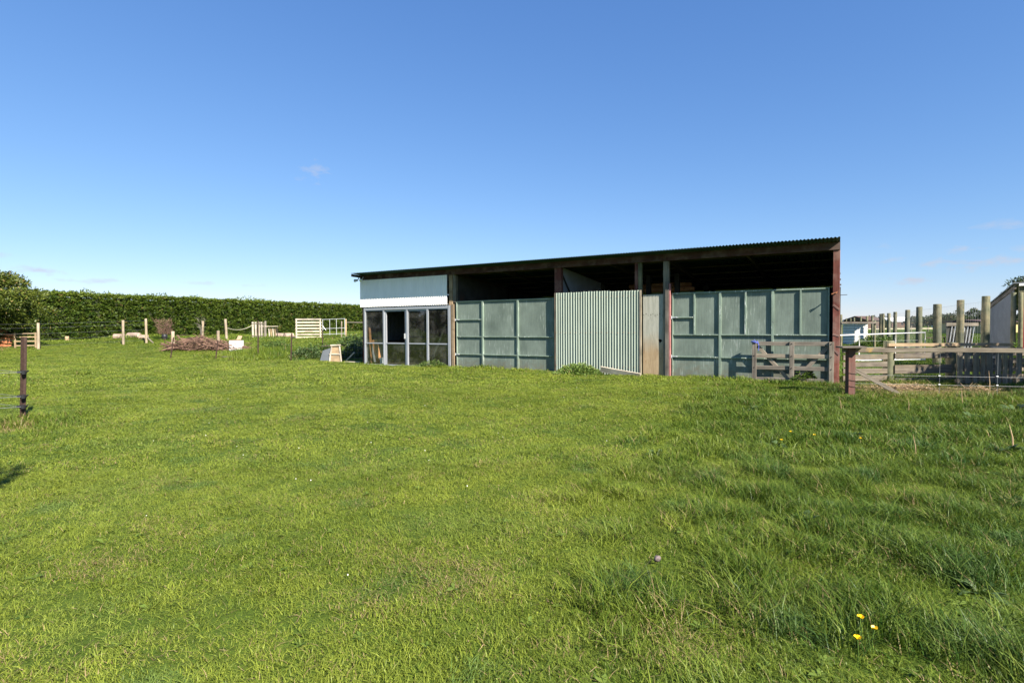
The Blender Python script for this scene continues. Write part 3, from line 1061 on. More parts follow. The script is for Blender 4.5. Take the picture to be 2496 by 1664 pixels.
gate = thing('timber_gate', 'grey weathered timber gate with V braces against the green door', 'gate', in_shed(0, 0, 0), RZ)
for u in (13.30, 14.12, 14.94):
    plank('upright', (u, -0.125, 0.06), (u, -0.125, 1.10), 0.10, 0.035, 'gate_timber', gate, up=(1, 0, 0))
for w in (1.045, 0.75, 0.465, 0.185):
    plank('rail', (13.26, -0.0895, w), (14.98, -0.0895, w + 0.004), 0.095, 0.032, 'gate_timber', gate)
plank('brace', (13.36, -0.056, 0.99), (14.07, -0.056, 0.17), 0.085, 0.028, 'gate_timber', gate)
plank('brace', (14.17, -0.056, 0.17), (14.86, -0.056, 0.98), 0.085, 0.028, 'gate_timber', gate)
for u in (13.30, 14.12, 14.94):
    for w in (1.05, 0.755, 0.47):
        MB().tube([(u, -0.152, w), (u, -0.142, w)], 0.012, 8).build('bolt', 'steel_post', gate)
rp = MB()
loop = [(13.30 + 0.075 * math.cos(a), -0.11 + 0.05 * math.sin(a), 1.085 + 0.02 * math.sin(a * 2)) for a in np.linspace(0, 2 * PI, 14)]
rp.tube(loop, 0.009, 6, False)
rp.tube([(13.375, -0.11, 1.08), (13.40, -0.135, 1.0), (13.395, -0.13, 0.88)], 0.008, 6)
rp.tube([(13.27, -0.15, 1.07), (13.30, -0.155, 1.135), (13.34, -0.15, 1.08)], 0.009, 6)
ro = rp.build('rope_tie', 'blue_rope')
ro.matrix_world = Matrix.Translation((PLx, PLy, 0)) @ Matrix.Rotation(RZ, 4, 'Z')
tag(ro, 'blue rope looped over the free end of the timber gate', 'rope')

# ------------------------------------------------------------------ right: stock yards


def G(x, y, dz=0.0):
    return Vector((x, y, gz(x, y) + dz))


# front rail on a red-brown post, with a flat board on top and a brace
fr = thing('post_and_rail', 'front rail with orange lichen on a short red-brown post', 'fence', G(6.76, 11.3))
o_ = fr.location.copy()


def rel(x, y, z):
    return Vector((x, y, z)) - o_


sqm = MB().box(-0.066, 0.066, -0.06, 0.06, -0.2, 0.93)
sp_ = sqm.build('post', 'dull_red', fr)
for z_ in (0.18, 0.30, 0.44):
    MB().tube([(-0.08, -0.074, z_ + .02), (0.0, -0.076, z_), (0.08, -0.074, z_ - .01)], 0.005, 5).build('wire_wrap', 'steel_post', sp_)
plank('rail', rel(6.62, 11.34, 0.985), rel(12.6, 10.05, 0.985), 0.085, 0.06, 'lichen_wood', fr, segs=8, jit=0.006)
plank('cap_board', rel(6.52, 11.28, 1.045), rel(6.95, 11.20, 1.05), 0.36, 0.03, 'grey_wood', fr, up=(0, 1, 0))
plank('brace', rel(6.84, 11.3, 0.60), rel(7.80, 11.15, 0.02), 0.075, 0.035, 'grey_wood', fr)
for k in range(4):
    x_ = 8.3 + k * 0.95
    y_ = 11.34 - (x_ - 6.62) * 1.29 / 5.98
    MB().tube([rel(x_, y_, gz(x_, y_) + 0.02), rel(x_ + .01, y_, 0.95)], 0.0035, 6).build('dropper', 'wire', fr)
    for z_ in (0.30, 0.47):
        MB().tube([rel(x_ - .02, y_, z_ + .02), rel(x_ + .02, y_, z_ + 0.02)], 0.0065, 6).build('insulator', 'white_plastic', fr)
for z_ in (0.32, 0.49):
    MB().tube([rel(6.84, 11.3, z_), rel(9.5, 10.73, z_ - .02), rel(12.6, 10.05, z_)], 0.0022, 5).build('wire', 'wire', fr)

# board fence from the shed corner
bf = thing('board_fence', 'weathered board fence with round posts running right from the shed corner', 'fence', G(7.62, 13.05))
o_ = bf.location.copy()
pb, pc, pe = (8.79, 13.2), (10.31, 13.3), (11.65, 13.42)
round_post('post', rel(pb[0], pb[1], gz(*pb)), 0.96, 0.12, 'green_post', bf)
round_post('post', rel(pc[0], pc[1], gz(*pc)), 0.94, 0.105, 'green_post', bf)
round_post('post', rel(12.6, 13.5, gz(12.6, 13.5)), 0.94, 0.105, 'green_post', bf)
for zc in (0.90, 0.735, 0.57, 0.42, 0.25):
    plank('board', rel(7.62, 13.02, zc), rel(8.70, 13.12, zc + random.uniform(-.01, .01)), 0.115, 0.03, 'yard_timber', bf)
for zc, h_ in ((0.765, 0.13), (0.45, 0.20), (0.2, 0.09)):
    plank('board', rel(8.85, 13.08, zc), rel(10.24, 13.18, zc), h_, 0.03, 'yard_timber', bf)
plank('top_board', rel(8.68, 13.06, 1.02), rel(11.68, 13.26, 1.0), 0.075, 0.05, 'tan_wood', bf, segs=5, jit=0.006)
for zc in (0.80, 0.62, 0.44, 0.25):
    plank('board', rel(10.4, 13.2, zc), rel(12.6, 13.36, zc + random.uniform(-.012, .012)), 0.12, 0.03, 'yard_timber', bf)

# slatted panels (pallets) behind the front rail
for idx, (x0, y0, x1, y1, lb) in enumerate(((9.78, 12.42, 10.95, 12.36, 'dark weathered pallet standing upright behind the lichened rail'),
                                           (11.02, 12.36, 12.2, 12.25, 'rightmost upright pallet at the picture edge behind the rail'))):
    t = thing('pallet', lb, 'pallet', G(x0, y0), math.atan2(y1 - y0, x1 - x0), 'pallets stood up as a barrier')
    ln = math.hypot(x1 - x0, y1 - y0)
    for z_ in (0.10, 0.44, 0.76):
        plank('bearer', (0, 0.05, z_), (ln, 0.05, z_), 0.085, 0.05, 'yard_timber', t)
    xs = [0.06, 0.22, 0.40, 0.55, 0.69, 0.87, 1.02, 1.13]
    for k, xx in enumerate(xs):
        wd = (0.12, 0.11, 0.125, 0.10, 0.14, 0.115, 0.105, 0.085)[k]
        plank('slat', (xx, 0.01, 0.02 + random.uniform(0, .03)), (xx + random.uniform(-.01, .01), 0.01, 0.83 + random.uniform(-.03, .03)), wd, 0.02, 'yard_timber', t, up=(1, 0, 0))

# tall round-post deer fence receding
dp = [(11.29, 13.5, .085), (12.34, 15.6, .093), (14.12, 18.8, .125), (15.53, 21.6, .11), (18.28, 26.2, .105), (20.62, 30.5, .09), (22.49, 33.8, .095), (22.96, 35.0, .09), (23.37, 35.9, .09),
      (26.99, 42.4, .085), (28.34, 45.2, .085), (29.92, 48.6, .075), (33.8, 55.9, .075), (35.46, 59.3, .075), (37.34, 63.2, .07)]
df = thing('deer_fence', 'tall netting fence on round green-grey posts receding from the yards', 'fence', G(11.29, 13.5))
o_ = df.location.copy()
for (x, y, r) in dp:
    round_post('post', rel(x, y, gz(x, y)), 2.15 - gz(x, y), r, 'green_post', df, lean=(random.uniform(-.012, .012), random.uniform(-.01, .01)))
net = MB()
for i in range(len(dp) - 1):
    (xa, ya, ra), (xb, yb, rb) = dp[i], dp[i + 1]
    if i > 8:
        break
    a, b = rel(xa, ya, 0), rel(xb, yb, 0)
    for z_ in (0.35, 0.55, 0.75, 0.95, 1.2, 1.45, 1.75, 2.02):
        net.tube([a + Vector((0, 0, z_)), b + Vector((0, 0, z_))], 0.0022, 3, False)
    nn_ = int((b - a).length / 0.2)
    for k in range(1, nn_):
        p = a.lerp(b, k / nn_)
        net.tube([p + Vector((0, 0, .3)), p + Vector((0, 0, 2.02))], 0.0016, 3, False)
no = net.build('netting', 'wire', df)
no['kind'] = 'stuff'
# corner post left of the yards with the timber top rail
tr_ = thing('rail_fence', 'far timber rail between thin posts in front of the white hut', 'fence', G(17.6, 30.0))
o_ = tr_.location.copy()
round_post('post', rel(17.55, 30.2, gz(17.5, 30.2)), 1.85, .065, 'green_post', tr_)
round_post('post', rel(19.6, 30.6, gz(19.6, 30.6)), 1.5, .06, 'green_post', tr_)
plank('rail', rel(17.5, 30.1, 1.58), rel(19.7, 30.5, 1.57), 0.09, 0.05, 'grey_wood', tr_)

# white pipe gate
pg = thing('pipe_gate', 'white galvanised pipe gate behind the board fence', 'gate', G(11.62, 20.0))
o_ = pg.location.copy()
MB().tube([rel(11.4, 20.0, 1.11), rel(14.61, 20.0, 1.19)], 0.022, 8).build('top_pipe', 'white_paint', pg, True)
MB().tube([rel(12.0, 20.0, 0.22), rel(14.61, 20.0, 0.24)], 0.02, 8).build('bottom_pipe', 'white_paint', pg, True)
for x in (12.27, 13.55, 14.60):
    MB().tube([rel(x, 20.0, 0.22), rel(x, 20.0, 1.14 + (x - 11.6) * .022)], 0.017, 8).build('upright_pipe', 'white_paint', pg, True)
for z_ in (0.45, 0.68, 0.9):
    MB().tube([rel(12.27, 20.0, z_), rel(14.6, 20.0, z_ + .02)], 0.004, 5).build('wire', 'wire', pg)
MB().tube([rel(14.65, 20.0, 1.0), rel(15.2, 19.9, 1.02), rel(15.25, 19.9, 0.2)], 0.02, 8).build('latch_pipe', 'steel_post', pg)

# small white hut clad in horizontal iron
hut = thing('iron_hut', 'small white hut clad in horizontal corrugated iron behind the pipe gate', 'hut', G(21.8, 36.0), math.radians(-45))
corners = [(-0.75, 0.35), (0, 0), (0.58, 0.5), (-0.2, 0.9)]
cm = MB()
cm.add([(x, y, -.1) for x, y in corners] + [(x, y, 1.42) for x, y in corners], [(0, 1, 5, 4), (1, 2, 6, 5), (2, 3, 7, 6), (3, 0, 4, 7), (4, 5, 6, 7)])
cm.build('wall', 'old_iron', hut)
for a_, b_2 in ((0, 1), (1, 2)):
    p0, p1 = Vector((*corners[a_], 0)), Vector((*corners[b_2], 0))
    nn2 = Vector(((p1 - p0).y, -(p1 - p0).x, 0)).normalized() * .02
    for k in range(14):
        z_ = 0.03 + k * .1
        plank('slat', p0 + nn2 + Vector((0, 0, z_)), p1 + nn2 + Vector((0, 0, z_)), .068, .018, 'white_paint', hut, segs=1)
MB().box(-0.9, 0.75, -0.15, 1.05, 1.42, 1.48).build('roof', 'brown_roof', hut)

# lean-to shed at the right edge
lt = thing('lean_to_shed', 'grey iron lean-to with sloping timber top at the right edge', 'shed', G(13.29, 15.0))
o_ = lt.location.copy()
la, lb_ = Vector((13.29, 15.0, 0)), Vector((14.33, 17.0, 0))
ld = (lb_ - la)
ll = ld.length
ld.normalize()
ln_ = Vector((ld.y, -ld.x, 0))
vs_, fs = [], []
nn_ = int(ll / 0.0762 * 6)
for i in range(nn_ + 1):
    s = ll * i / nn_
    p = la + ld * s + ln_ * (0.009 * math.sin(2 * PI * s / 0.0762)) - o_
    top = 2.44 - 0.46 * s / ll
    vs_ += [(p.x, p.y, 0.05 - o_.z), (p.x, p.y, top - o_.z)]
fs = [(2 * i, 2 * i + 2, 2 * i + 3, 2 * i + 1) for i in range(nn_)]
m_ = bpy.data.meshes.new('side_wall')
m_.from_pydata(vs_, [], fs)
m_.polygons.foreach_set('use_smooth', [True] * len(fs))
link_mesh('side_wall', m_, 'grey_iron', lt)
plank('barge_board', la + Vector((-.04, -.08, 2.44)) - o_, lb_ + Vector((-.02, 0, 1.98)) - o_, 0.10, 0.04, 'grey_wood', lt)
MB().box(0, 1, 0, 1, 0, 1)
rf = MB()
q0, q1 = la - ld * 0.15, lb_ + ld * 0.1
rf.add([(*(q0 + ln_ * -0.05).xy, 2.54), (*(q1 + ln_ * -0.05).xy, 2.02), (*(q1 + ln_ * 3.0).xy, 2.02), (*(q0 + ln_ * 3.0).xy, 2.54),
        (*(q0 + ln_ * -0.05).xy, 2.57), (*(q1 + ln_ * -0.05).xy, 2.05), (*(q1 + ln_ * 3.0).xy, 2.05), (*(q0 + ln_ * 3.0).xy, 2.57)],
       [(0, 1, 2, 3), (7, 6, 5, 4), (0, 4, 5, 1), (1, 5, 6, 2), (2, 6, 7, 3), (3, 7, 4, 0)])
rf.v = [tuple(Vector(p) - o_) for p in rf.v]
rf.build('roof', 'grey_iron', lt)
plank('fascia', la + Vector((-.05, -.2, 2.50)) - o_, la + ln_ * 3 + Vector((-.05, -.2, 2.50)) - o_, 0.06, 0.03, 'white_paint', lt)
plank('beam', la + Vector((.0, -.13, 2.38)) - o_, la + ln_ * 3 + Vector((0, -.13, 2.38)) - o_, 0.14, 0.06, 'green_post', lt)
round_post('post', rel(13.12, 14.82, 0.1), 2.2, .06, 'green_post', lt)
round_post('post', rel(13.20, 14.70, 0.1), 2.2, .055, 'green_post', lt)
q = la + ln_ * 0.12 + ld * 0.1
MB().add([], [])
plank('front_wall', Vector((q.x, q.y, 1.25)) - o_, Vector((q.x, q.y, 1.25)) + ln_ * 2.8 - o_, 2.1, 0.03, 'red_iron', lt)

# dark iron panels leaning by the fence
st = thing('leaning_panels', 'dark metal gates leaning in a stack beside the tall fence', 'panels', G(15.5, 19.3), math.radians(-10))
for k in range(4):
    x0 = -0.62 + k * 0.22
    MB().box(x0, x0 + 0.20, 0.05 * k, 0.05 * k + 0.012, 0.0, 1.34).build('panel', 'old_iron', st)
    for j in range(2):
        MB().tube([(x0 + 0.0 + j * 0.1, -0.03 + 0.05 * k, 0.05), (x0 + 0.16 + j * 0.1, -0.03 + .05 * k, 1.30)], 0.012, 6).build('bar', 'pipe', st)
plank('top_bar', (-0.66, -0.06, 1.36), (0.40, 0.1, 1.36), 0.11, 0.05, 'grey_wood', st)

# far low barn and houses beyond the paddock


def far_house(name, label, x, y, w, d, h, rh, wall, roof, rz, nwin):
    t = thing(name, label, 'building', G(x, y), rz)
    MB().box(-w / 2, w / 2, -d / 2, d / 2, -0.3, h).build('wall', wall, t)
    r_ = MB()
    e = 0.4
    r_.add([(-w / 2 - e, -d / 2 - e, h), (w / 2 + e, -d / 2 - e, h), (w / 2 + e, d / 2 + e, h), (-w / 2 - e, d / 2 + e, h), (-w / 2 - e, 0, h + rh), (w / 2 + e, 0, h + rh)],
           [(0, 1, 5, 4), (2, 3, 4, 5), (0, 4, 3), (1, 2, 5), (0, 3, 2, 1)])
    r_.build('roof', roof, t)
    for k in range(nwin):
        xx = -w / 2 + (k + 0.6) * w / nwin
        MB().box(xx - 0.5, xx + 0.5, -d / 2 - 0.03, -d / 2 - 0.005, 0.9, 2.0).build('window', 'black_plastic', t)
    return t


far_house('far_house', 'far white-roofed house among shrubs beyond the paddock', 132, 195, 12, 7, 2.0, 1.5, 'brown_roof', 'white_paint', 0.3, 4)
far_house('far_barn', 'far brown-roofed barn just right of the white hut', 90, 145, 7, 6, 2.2, 1.1, 'brown_roof', 'brown_roof', 0.5, 2)
far_house('low_barn', 'long low yellow barn with brown roof behind the leaning panels', 58, 70, 9, 5, 1.35, 0.35, 'far_wall', 'brown_roof', 0.5, 0)
far_house('far_house', 'distant small white house right of the fence post gap', 158, 205, 8, 6, 1.6, 1.2, 'white_paint', 'white_paint', -0.2, 2)
ff = thing('far_rail_fence', 'pale rail fence crossing the far paddock', 'fence', G(48, 80))
o_ = ff.location.copy()
for k in range(14):
    x, y = 48 + k * 2.6, 82 + 0.2 * k
    plank('post', rel(x, y, gz(x, y) - .1), rel(x, y, gz(x, y) + 1.0), 0.12, 0.1, 'grey_wood', ff, segs=1)
plank('rail', rel(48, 81.9, gz(48, 82) + 0.55), rel(48 + 13 * 2.6, 81.9 + 2.6, gz(80, 84) + 0.55), 0.12, 0.04, 'pale_wood', ff, segs=2)

# ------------------------------------------------------------------ left: fences and junk
wf = thing('wire_fence', 'wire fence on three pale posts in front of the hedge', 'fence', G(-24.02, 28.7))
o_ = wf.location.copy()
for (x, y, h, ln) in ((-24.02, 28.7, 1.36, (.02, 0)), (-21.36, 31.1, 1.36, (.012, 0)), (-20.80, 32.2, 1.42, (0.0, 0))):
    round_post('post', rel(x, y, gz(x, y)), h, .065, 'post_wood', wf, lean=ln)
round_post('post', rel(-29.5, 26.2, gz(-29.5, 26.2)), 1.36, .065, 'post_wood', wf)
plank('stay', rel(-20.7, 32.15, gz(-20.7, 32.1) + 0.35), rel(-20.3, 32.1, gz(-20.3, 32.1)), 0.05, 0.05, 'grey_wood', wf)
for z_ in (0.2, 0.5, 0.8, 1.1, 1.3):
    pts_ = [rel(x, y, gz(x, y) + z_) for x, y in ((-29.5, 26.2), (-24.02, 28.7), (-21.36, 31.1), (-20.8, 32.2))]
    MB().tube(pts_, 0.0028, 4).build('wire', 'wire', wf)

for (x, y, h, r, ln, mt, lb) in (
        (-29.0, 36.9, 0.34, .12, (0, 0), 'tan_wood', 'low sawn post stub at the foot of the hedge'),
        (-21.34, 39.0, 1.32, .07, (.06, 0), 'post_wood', 'slim pale post leaning right behind the brush pile'),
        (-18.74, 37.2, 1.42, .085, (-.05, 0), 'post_wood', 'thick pale post leaning left, tied to a rope'),
        (-19.06, 43.8, 1.32, .075, (0, 0), 'grey_wood_z', 'grey post standing behind the upright slatted crate'),
        (-17.97, 30.0, 0.86, .085, (0, 0), 'post_wood', 'short pale post at the left end of the brush pile'),
        (-16.6, 32.0, 0.80, .085, (0, 0), 'post_wood', 'short pale post rising behind the right end of the brush pile'),
        (-12.89, 43.9, 1.42, .07, (.02, 0), 'tan_wood', 'tan post at the right end of the tubular gate'),
        (-12.95, 43.0, 1.28, .05, (.02, 0), 'post_wood', 'slim white post just left of the tan gate post')):
    tag(round_post('fence_post', G(x, y), h, r, mt, lean=ln), lb, 'post', 'odd posts by the hedge')

# hurdle and orange stack under the left tree
hd = thing('hurdle', 'low pale slatted hurdle beside the left fence post', 'hurdle', G(-25.75, 29.3))
for z_ in (0.12, 0.34, 0.56, 0.74):
    plank('rail', (0, 0, z_), (1.15, 0, z_ + .01), 0.06, 0.03, 'tan_wood', hd)
plank('upright', (1.12, -0.03, 0), (1.12, -0.03, 0.80), 0.08, 0.04, 'tan_wood', hd, up=(1, 0, 0))
plank('upright', (0.05, -0.03, 0), (0.05, -0.03, 0.80), 0.08, 0.04, 'tan_wood', hd, up=(1, 0, 0))
labs = ['top orange board of the stack under the left tree', 'second orange board from the top of the stack under the left tree', 'middle orange board of the stack under the left tree',
        'second orange board from the ground in the stack under the left tree', 'bottom orange board of the stack under the left tree']
for k, lb in enumerate(labs):
    z_ = 0.82 - k * 0.18
    x0 = -27.3 + 0.1 * (k % 2)
    tag(plank('orange_board', G(x0 - .2 * k, 29.9 - .02 * k, z_), G(-26.1 + 0.08 * ((k * 3) % 4) - .25 * (k == 0), 29.3, z_ + 0.02), 0.13, 0.35, 'terracotta', jit=0.02, segs=5), lb, 'board', 'stacked orange boards')

# pale logs on the bank
for (x, y, r, ln, ang, lb) in ((-23.3, 33.6, .17, .28, 0.25, 'longest pale log on the bank behind the wire fence'), (-22.5, 33.7, .18, .36, -0.15, 'middle pale log on the bank by the fence post'),
                               (-21.8, 33.5, .15, .24, 0.5, 'short pale log just right of the fence post'),
                               (-18.3, 44.6, .2, .3, 0.3, 'left pale log behind the slatted bench'), (-17.5, 44.4, .2, .35, 0.9, 'right pale log behind the slatted bench'),
                               (-16.5, 43.0, .1, .28, 0.1, 'small pale log left of the slatted panel')):
    t = thing('cut_log', lb, 'log', G(x, y), ang, 'cut logs')
    MB().tube([(-ln, 0, r * .8), (0, 0.02, r * .85), (ln, 0, r * .8)], [r, r * .96, r * .92], 12).build('trunk_piece', 'log_bark', t)
    MB().tube([(ln, 0, r * .8), (ln + 0.004, 0, r * .8)], r * .9, 12).build('cut_end', 'log_end', t)
    MB().tube([(-ln - .004, 0, r * .8), (-ln, 0, r * .8)], r * .97, 12).build('cut_end', 'log_end', t)

# brush pile
bp_ = MB()
for k in range(360):
    cx_ = rng.normal(0, 1.0)
    cx_ = max(-1.5, min(1.9, cx_))
    hmax = 0.62 * math.exp(-((cx_ + 0.45) / 0.9) ** 2) + 0.20 * math.exp(-((cx_ - 1.1) / 0.8) ** 2) + 0.06
    z_ = rng.uniform(0.0, hmax)
    y_ = rng.normal(0, 0.28)
    a = rng.normal(0.0, 0.35)
    ln = rng.uniform(0.35, 1.35)
    dz = rng.normal(0, 0.15)
    p0 = Vector((cx_ - ln / 2 * math.cos(a), y_ - ln / 2 * math.sin(a), max(0.02, z_ - dz)))
    p2 = Vector((cx_ + ln / 2 * math.cos(a), y_ + ln / 2 * math.sin(a), max(0.02, z_ + dz)))
    p1 = (p0 + p2) / 2 + Vector((0, rng.normal(0, .04), 0.05))
    r = rng.uniform(0.007, 0.028)
    bp_.tube([p0, p1, p2], [r, r * .8, r * .4], 4, False)
b_ = bp_.build('brush_pile', 'brush')
b_.location = G(-15.3, 28.2)
tag(b_, 'low heap of reddish-brown cut branches in the grass', 'brush pile')

# dead reddish shrub


def twig_bush(name, label, loc, h, w, mat, n=120):
    t = thing(name, label, 'shrub', loc)
    mb = MB()
    for k in range(9):
        a = rng.uniform(0, 6.28)
        mb.tube([(0, 0, 0), (math.cos(a) * w * .12, math.sin(a) * w * .12, h * .35), (math.cos(a) * w * .35, math.sin(a) * w * .35, h * .7)], [.022, .015, .006], 5, False)
    mb.build('stem', mat, t)
    mb = MB()
    for k in range(n):
        a = rng.uniform(0, 6.28)
        rr = w * .5 * math.sqrt(rng.uniform(0.0, 1))
        z_ = rng.uniform(.3, 1.0) * h
        p = Vector((math.cos(a) * rr * (0.4 + .6 * z_ / h), math.sin(a) * rr * (0.4 + .6 * z_ / h), z_))
        d = Vector((rng.normal(0, .5) + math.cos(a) * .5, rng.normal(0, .5) + math.sin(a) * .5, rng.uniform(.2, 1))).normalized() * rng.uniform(.12, .3)
        mb.tube([p, p + d], [.008, .003], 3, False)
    c = mb.build('twigs', mat, t)
    c['kind'] = 'stuff'
    return t


twig_bush('dead_shrub', 'dead reddish-brown shrub against the hedge', G(-20.6, 33.6), 1.2, 1.0, 'brush', 420)
twig_bush('bare_sapling', 'thin bare grey sapling between the dead shrub and slim post', G(-19.9, 36.3), 1.35, 0.45, 'grey_wood_z', 60)
db = thing('stake_with_bucket', 'dark bucket upturned on a thin stake beside the dead shrub', 'bucket', G(-18.6, 30.3))
MB().tube([(0, 0, -.1), (0.0, 0, 0.5)], .012, 6).build('stake', 'steel_post', db)
MB().tube([(0, 0, 0.42), (0, 0, 0.55), (0, 0, 0.66)], [.13, .15, .10], 14).build('bucket', 'black_plastic', db)
fp = MB().tube([(0, 0, -0.1), (0, 0, 0.62), (0.05, 0, 0.66), (0.55, 0, 0.66)], 0.018, 8).build('bent_pipe', 'steel_post')
fp.location = G(-17.7, 30.1)
tag(fp, 'bent dark steel pipe beside the short pale post', 'pipe')

# white box with timber pieces
wb = thing('white_box', 'white painted wooden box with a tan rim standing in long grass', 'box', G(-13.7, 28.0), math.radians(12))
MB().box(-.25, .27, -.02, 0.0, 0.0, 0.52).build('front_panel', 'white_paint', wb)
MB().box(.272, .29, -.02, .45, 0.0, 0.52).build('side_panel', 'white_paint', wb)
MB().box(-.27, -.252, -.02, .45, 0.0, 0.52).build('side_panel', 'white_paint', wb)
plank('top_rim', (-.28, -.03, .54), (.30, -.03, .54), .04, .04, 'tan_wood', wb)
plank('lid_board', (0.12, .1, .53), (0.16, .35, .74), .2, .03, 'tan_wood', wb, up=(1, 0, 0))

# steel stakes
for (x, y, h, ln, lb) in ((-15.1, 25.0, .96, (.17, 0), 'first steel stake from the left, left of the brush pile'), (-12.58, 24.0, .84, (.13, 0), 'second steel stake from the left, right of the brush pile'),
                          (-11.23, 25.0, 1.68, (.02, 0), 'tall thin rusty stake in front of the upright slatted crate'), (-9.0, 23.0, 1.12, (.05, 0), 'dark steel stake nearest the wooden kennel'),
                          (-10.2, 30.5, .9, (.0, 0), 'short thin stake in front of the slatted panel')):
    d_ = Vector((ln[0], ln[1], 1)).normalized()
    mb = MB()
    for a in (0.3, 2.4, 4.5):
        c_, s_ = math.cos(a), math.sin(a)
        mb.box(0, 0, 0, 0, 0, 0) if False else None
        mb.add([(0, 0, -.15), (c_ * .028, s_ * .028, -.15), (c_ * .028 - s_ * .007, s_ * .028 + c_ * .007, -.15), (-s_ * .007, c_ * .007, -.15),
                (0, 0, h), (c_ * .028, s_ * .028, h), (c_ * .028 - s_ * .007, s_ * .028 + c_ * .007, h), (-s_ * .007, c_ * .007, h)],
               [(0, 3, 2, 1), (4, 5, 6, 7), (0, 1, 5, 4), (1, 2, 6, 5), (2, 3, 7, 6), (3, 0, 4, 7)])
    o = mb.build('steel_stake', 'steel_post')
    o.location = G(x, y)
    o.rotation_mode = 'QUATERNION'
    o.rotation_quaternion = d_.to_track_quat('Z', 'Y')
    tag(o, lb, 'stake', 'steel stakes in the grass')

# slatted crates, bench, panel, tubular gate
c1 = thing('slatted_crate', 'upright pale crate of vertical slats behind the tall stake', 'crate', G(-18.75, 41.0))
for k in range(4):
    plank('slat', (k * .21, 0, 0.0), (k * .21 - .01, 0, 1.13), .13, .025, 'pale_wood', c1, up=(1, 0, 0))
for z_ in (.12, 1.0):
    plank('band', (-.08, -.025, z_), (.72, -.025, z_), .05, .02, 'grey_wood', c1)
plank('side_slat', (.68, .3, 0), (.68, .3, 1.1), .12, .03, 'grey_wood', c1)
c2 = thing('slatted_bench', 'pale slatted stool with a long top plank right of the crate', 'bench', G(-18.1, 42.0))
for k in range(4):
    plank('slat', (k * .15 + .12, 0, 0.0), (k * .15 + .06, 0, .80), .085, .025, 'pale_wood' if k % 2 == 0 else 'tan_wood', c2, up=(1, 0, 0))
plank('top_plank', (-.62, -.02, .84), (.72, -.02, .84), .05, .3, 'pale_wood', c2)
plank('leg', (.66, .1, 0), (.62, .1, .8), .06, .05, 'dark_wood', c2)
c3 = thing('slat_hurdle', 'large pale panel of seven horizontal slats propped before the hedge', 'panel', G(-16.05, 42.0))
for k in range(7):
    plank('slat', (-.0, 0, .10 + k * .222), (1.93, 0, .10 + k * .222), .115, .025, 'pale_wood', c3)
for x in (.08, 1.85):
    plank('upright', (x, -.03, 0.05), (x, -.03, 1.47), .09, .03, 'pale_wood', c3, up=(1, 0, 0))
tg = thing('tubular_gate', 'thin grey tubular gate between slatted panel and tan post', 'gate', G(-14.05, 42.0))
for z_ in (.3, .72, 1.40):
    MB().tube([(0, 0, z_), (1.62, .2, z_ + .05)], .016, 6).build('rail', 'pipe', tg)
for x in (0.02, .52, 1.0, 1.6):
    MB().tube([(x, x * .12, .25), (x, x * .12, 1.42 + x * .03)], .016, 6).build('bar', 'pipe', tg)
MB().tube([(0, 0, .95), (0.25, .03, .6)], .012, 6).build('brace', 'pipe', tg)
tag(plank('rail', G(-12.85, 43.9, 1.18), G(-10.0, 45.2, 1.12), .07, .05, 'grey_wood'), 'grey rail running from the tan post behind the shed', 'rail')
rope = MB()
ra_, rb_ = G(-18.7, 37.2, .80), G(-18.72, 40.95, 0.92)
ra_ = G(-18.66, 37.2, .82)
rb_ = Vector((-18.75, 41.0, gz(-18.75, 41) + .92))
rope.tube([ra_.lerp(rb_, t) - Vector((0, 0, .22 * 4 * t * (1 - t))) for t in np.linspace(0, 1, 12)], .018, 6)
tag(rope.build('rope', 'rope'), 'slack pale rope from leaning post to slatted crate', 'rope')
tag(plank('loose_plank', G(-12.85, 25.0, .06), G(-12.05, 24.95, .06), .12, .03, 'grey_wood', up=(0, 1, 0)), 'grey plank lying flat in the grass before the brush pile', 'plank')

# little A-frame coop by the shed end
cp = thing('wooden_coop', 'small sloping wooden coop in the grass left of the shed', 'coop', G(-7.15, 22.1), math.radians(-6))
mb = MB()
mb.add([(0.02, 0, 0), (.50, 0, 0), (.44, 0, .62), (.12, 0, .60), (0.02, .03, 0), (.50, .03, 0), (.44, .03, .62), (.12, .03, .60)], [(0, 1, 2, 3), (7, 6, 5, 4), (0, 4, 5, 1), (1, 5, 6, 2), (2, 6, 7, 3), (3, 7, 4, 0)])
mb.build('end_panel', 'tan_wood', cp)
mb = MB()
mb.add([(-.40, .02, 0), (0.0, 0.02, 0), (.10, .02, .56), (-.26, .02, .44), (-.40, .05, 0), (0.0, 0.05, 0), (.10, .05, .56), (-.26, .05, .44)], [(0, 1, 2, 3), (7, 6, 5, 4), (0, 4, 5, 1), (1, 5, 6, 2), (2, 6, 7, 3), (3, 7, 4, 0)])
mb.build('side_panel', 'grey_iron', cp)
plank('roof', (-.30, .25, .61), (.47, .25, .645), .035, .6, 'dark_wood', cp)
for a, b in (((.02, -.02, 0), (.12, -.02, .60)), ((.50, -.02, 0), (.44, -.02, .62)), ((0.02, -.02, .30), (.48, -.02, .30))):
    plank('batten', a, b, .05, .03, 'pale_wood', cp)
plank('ridge_board', (.08, -.03, .645), (.48, -.03, .66), .05, .05, 'pale_wood', cp)
tag(plank('stick', G(-6.45, 22.0, .06), G(-6.1, 21.9, .38), .05, .04, 'pale_wood'), 'pale stick leaning between coop and shed', 'stick')
tag(plank('loose_plank', G(-6.35, 21.5, .05), G(-5.7, 21.2, .05), .07, .03, 'pale_wood', up=(0, 1, 0)), 'narrow pale plank lying by the shed corner', 'plank')
nf = MB()
for k in range(9):
    a = G(-6.9 + k * .17, 22.8 - k * .12)
    nf.tube([a, a + Vector((0, 0, .95))], .0035, 4, False)
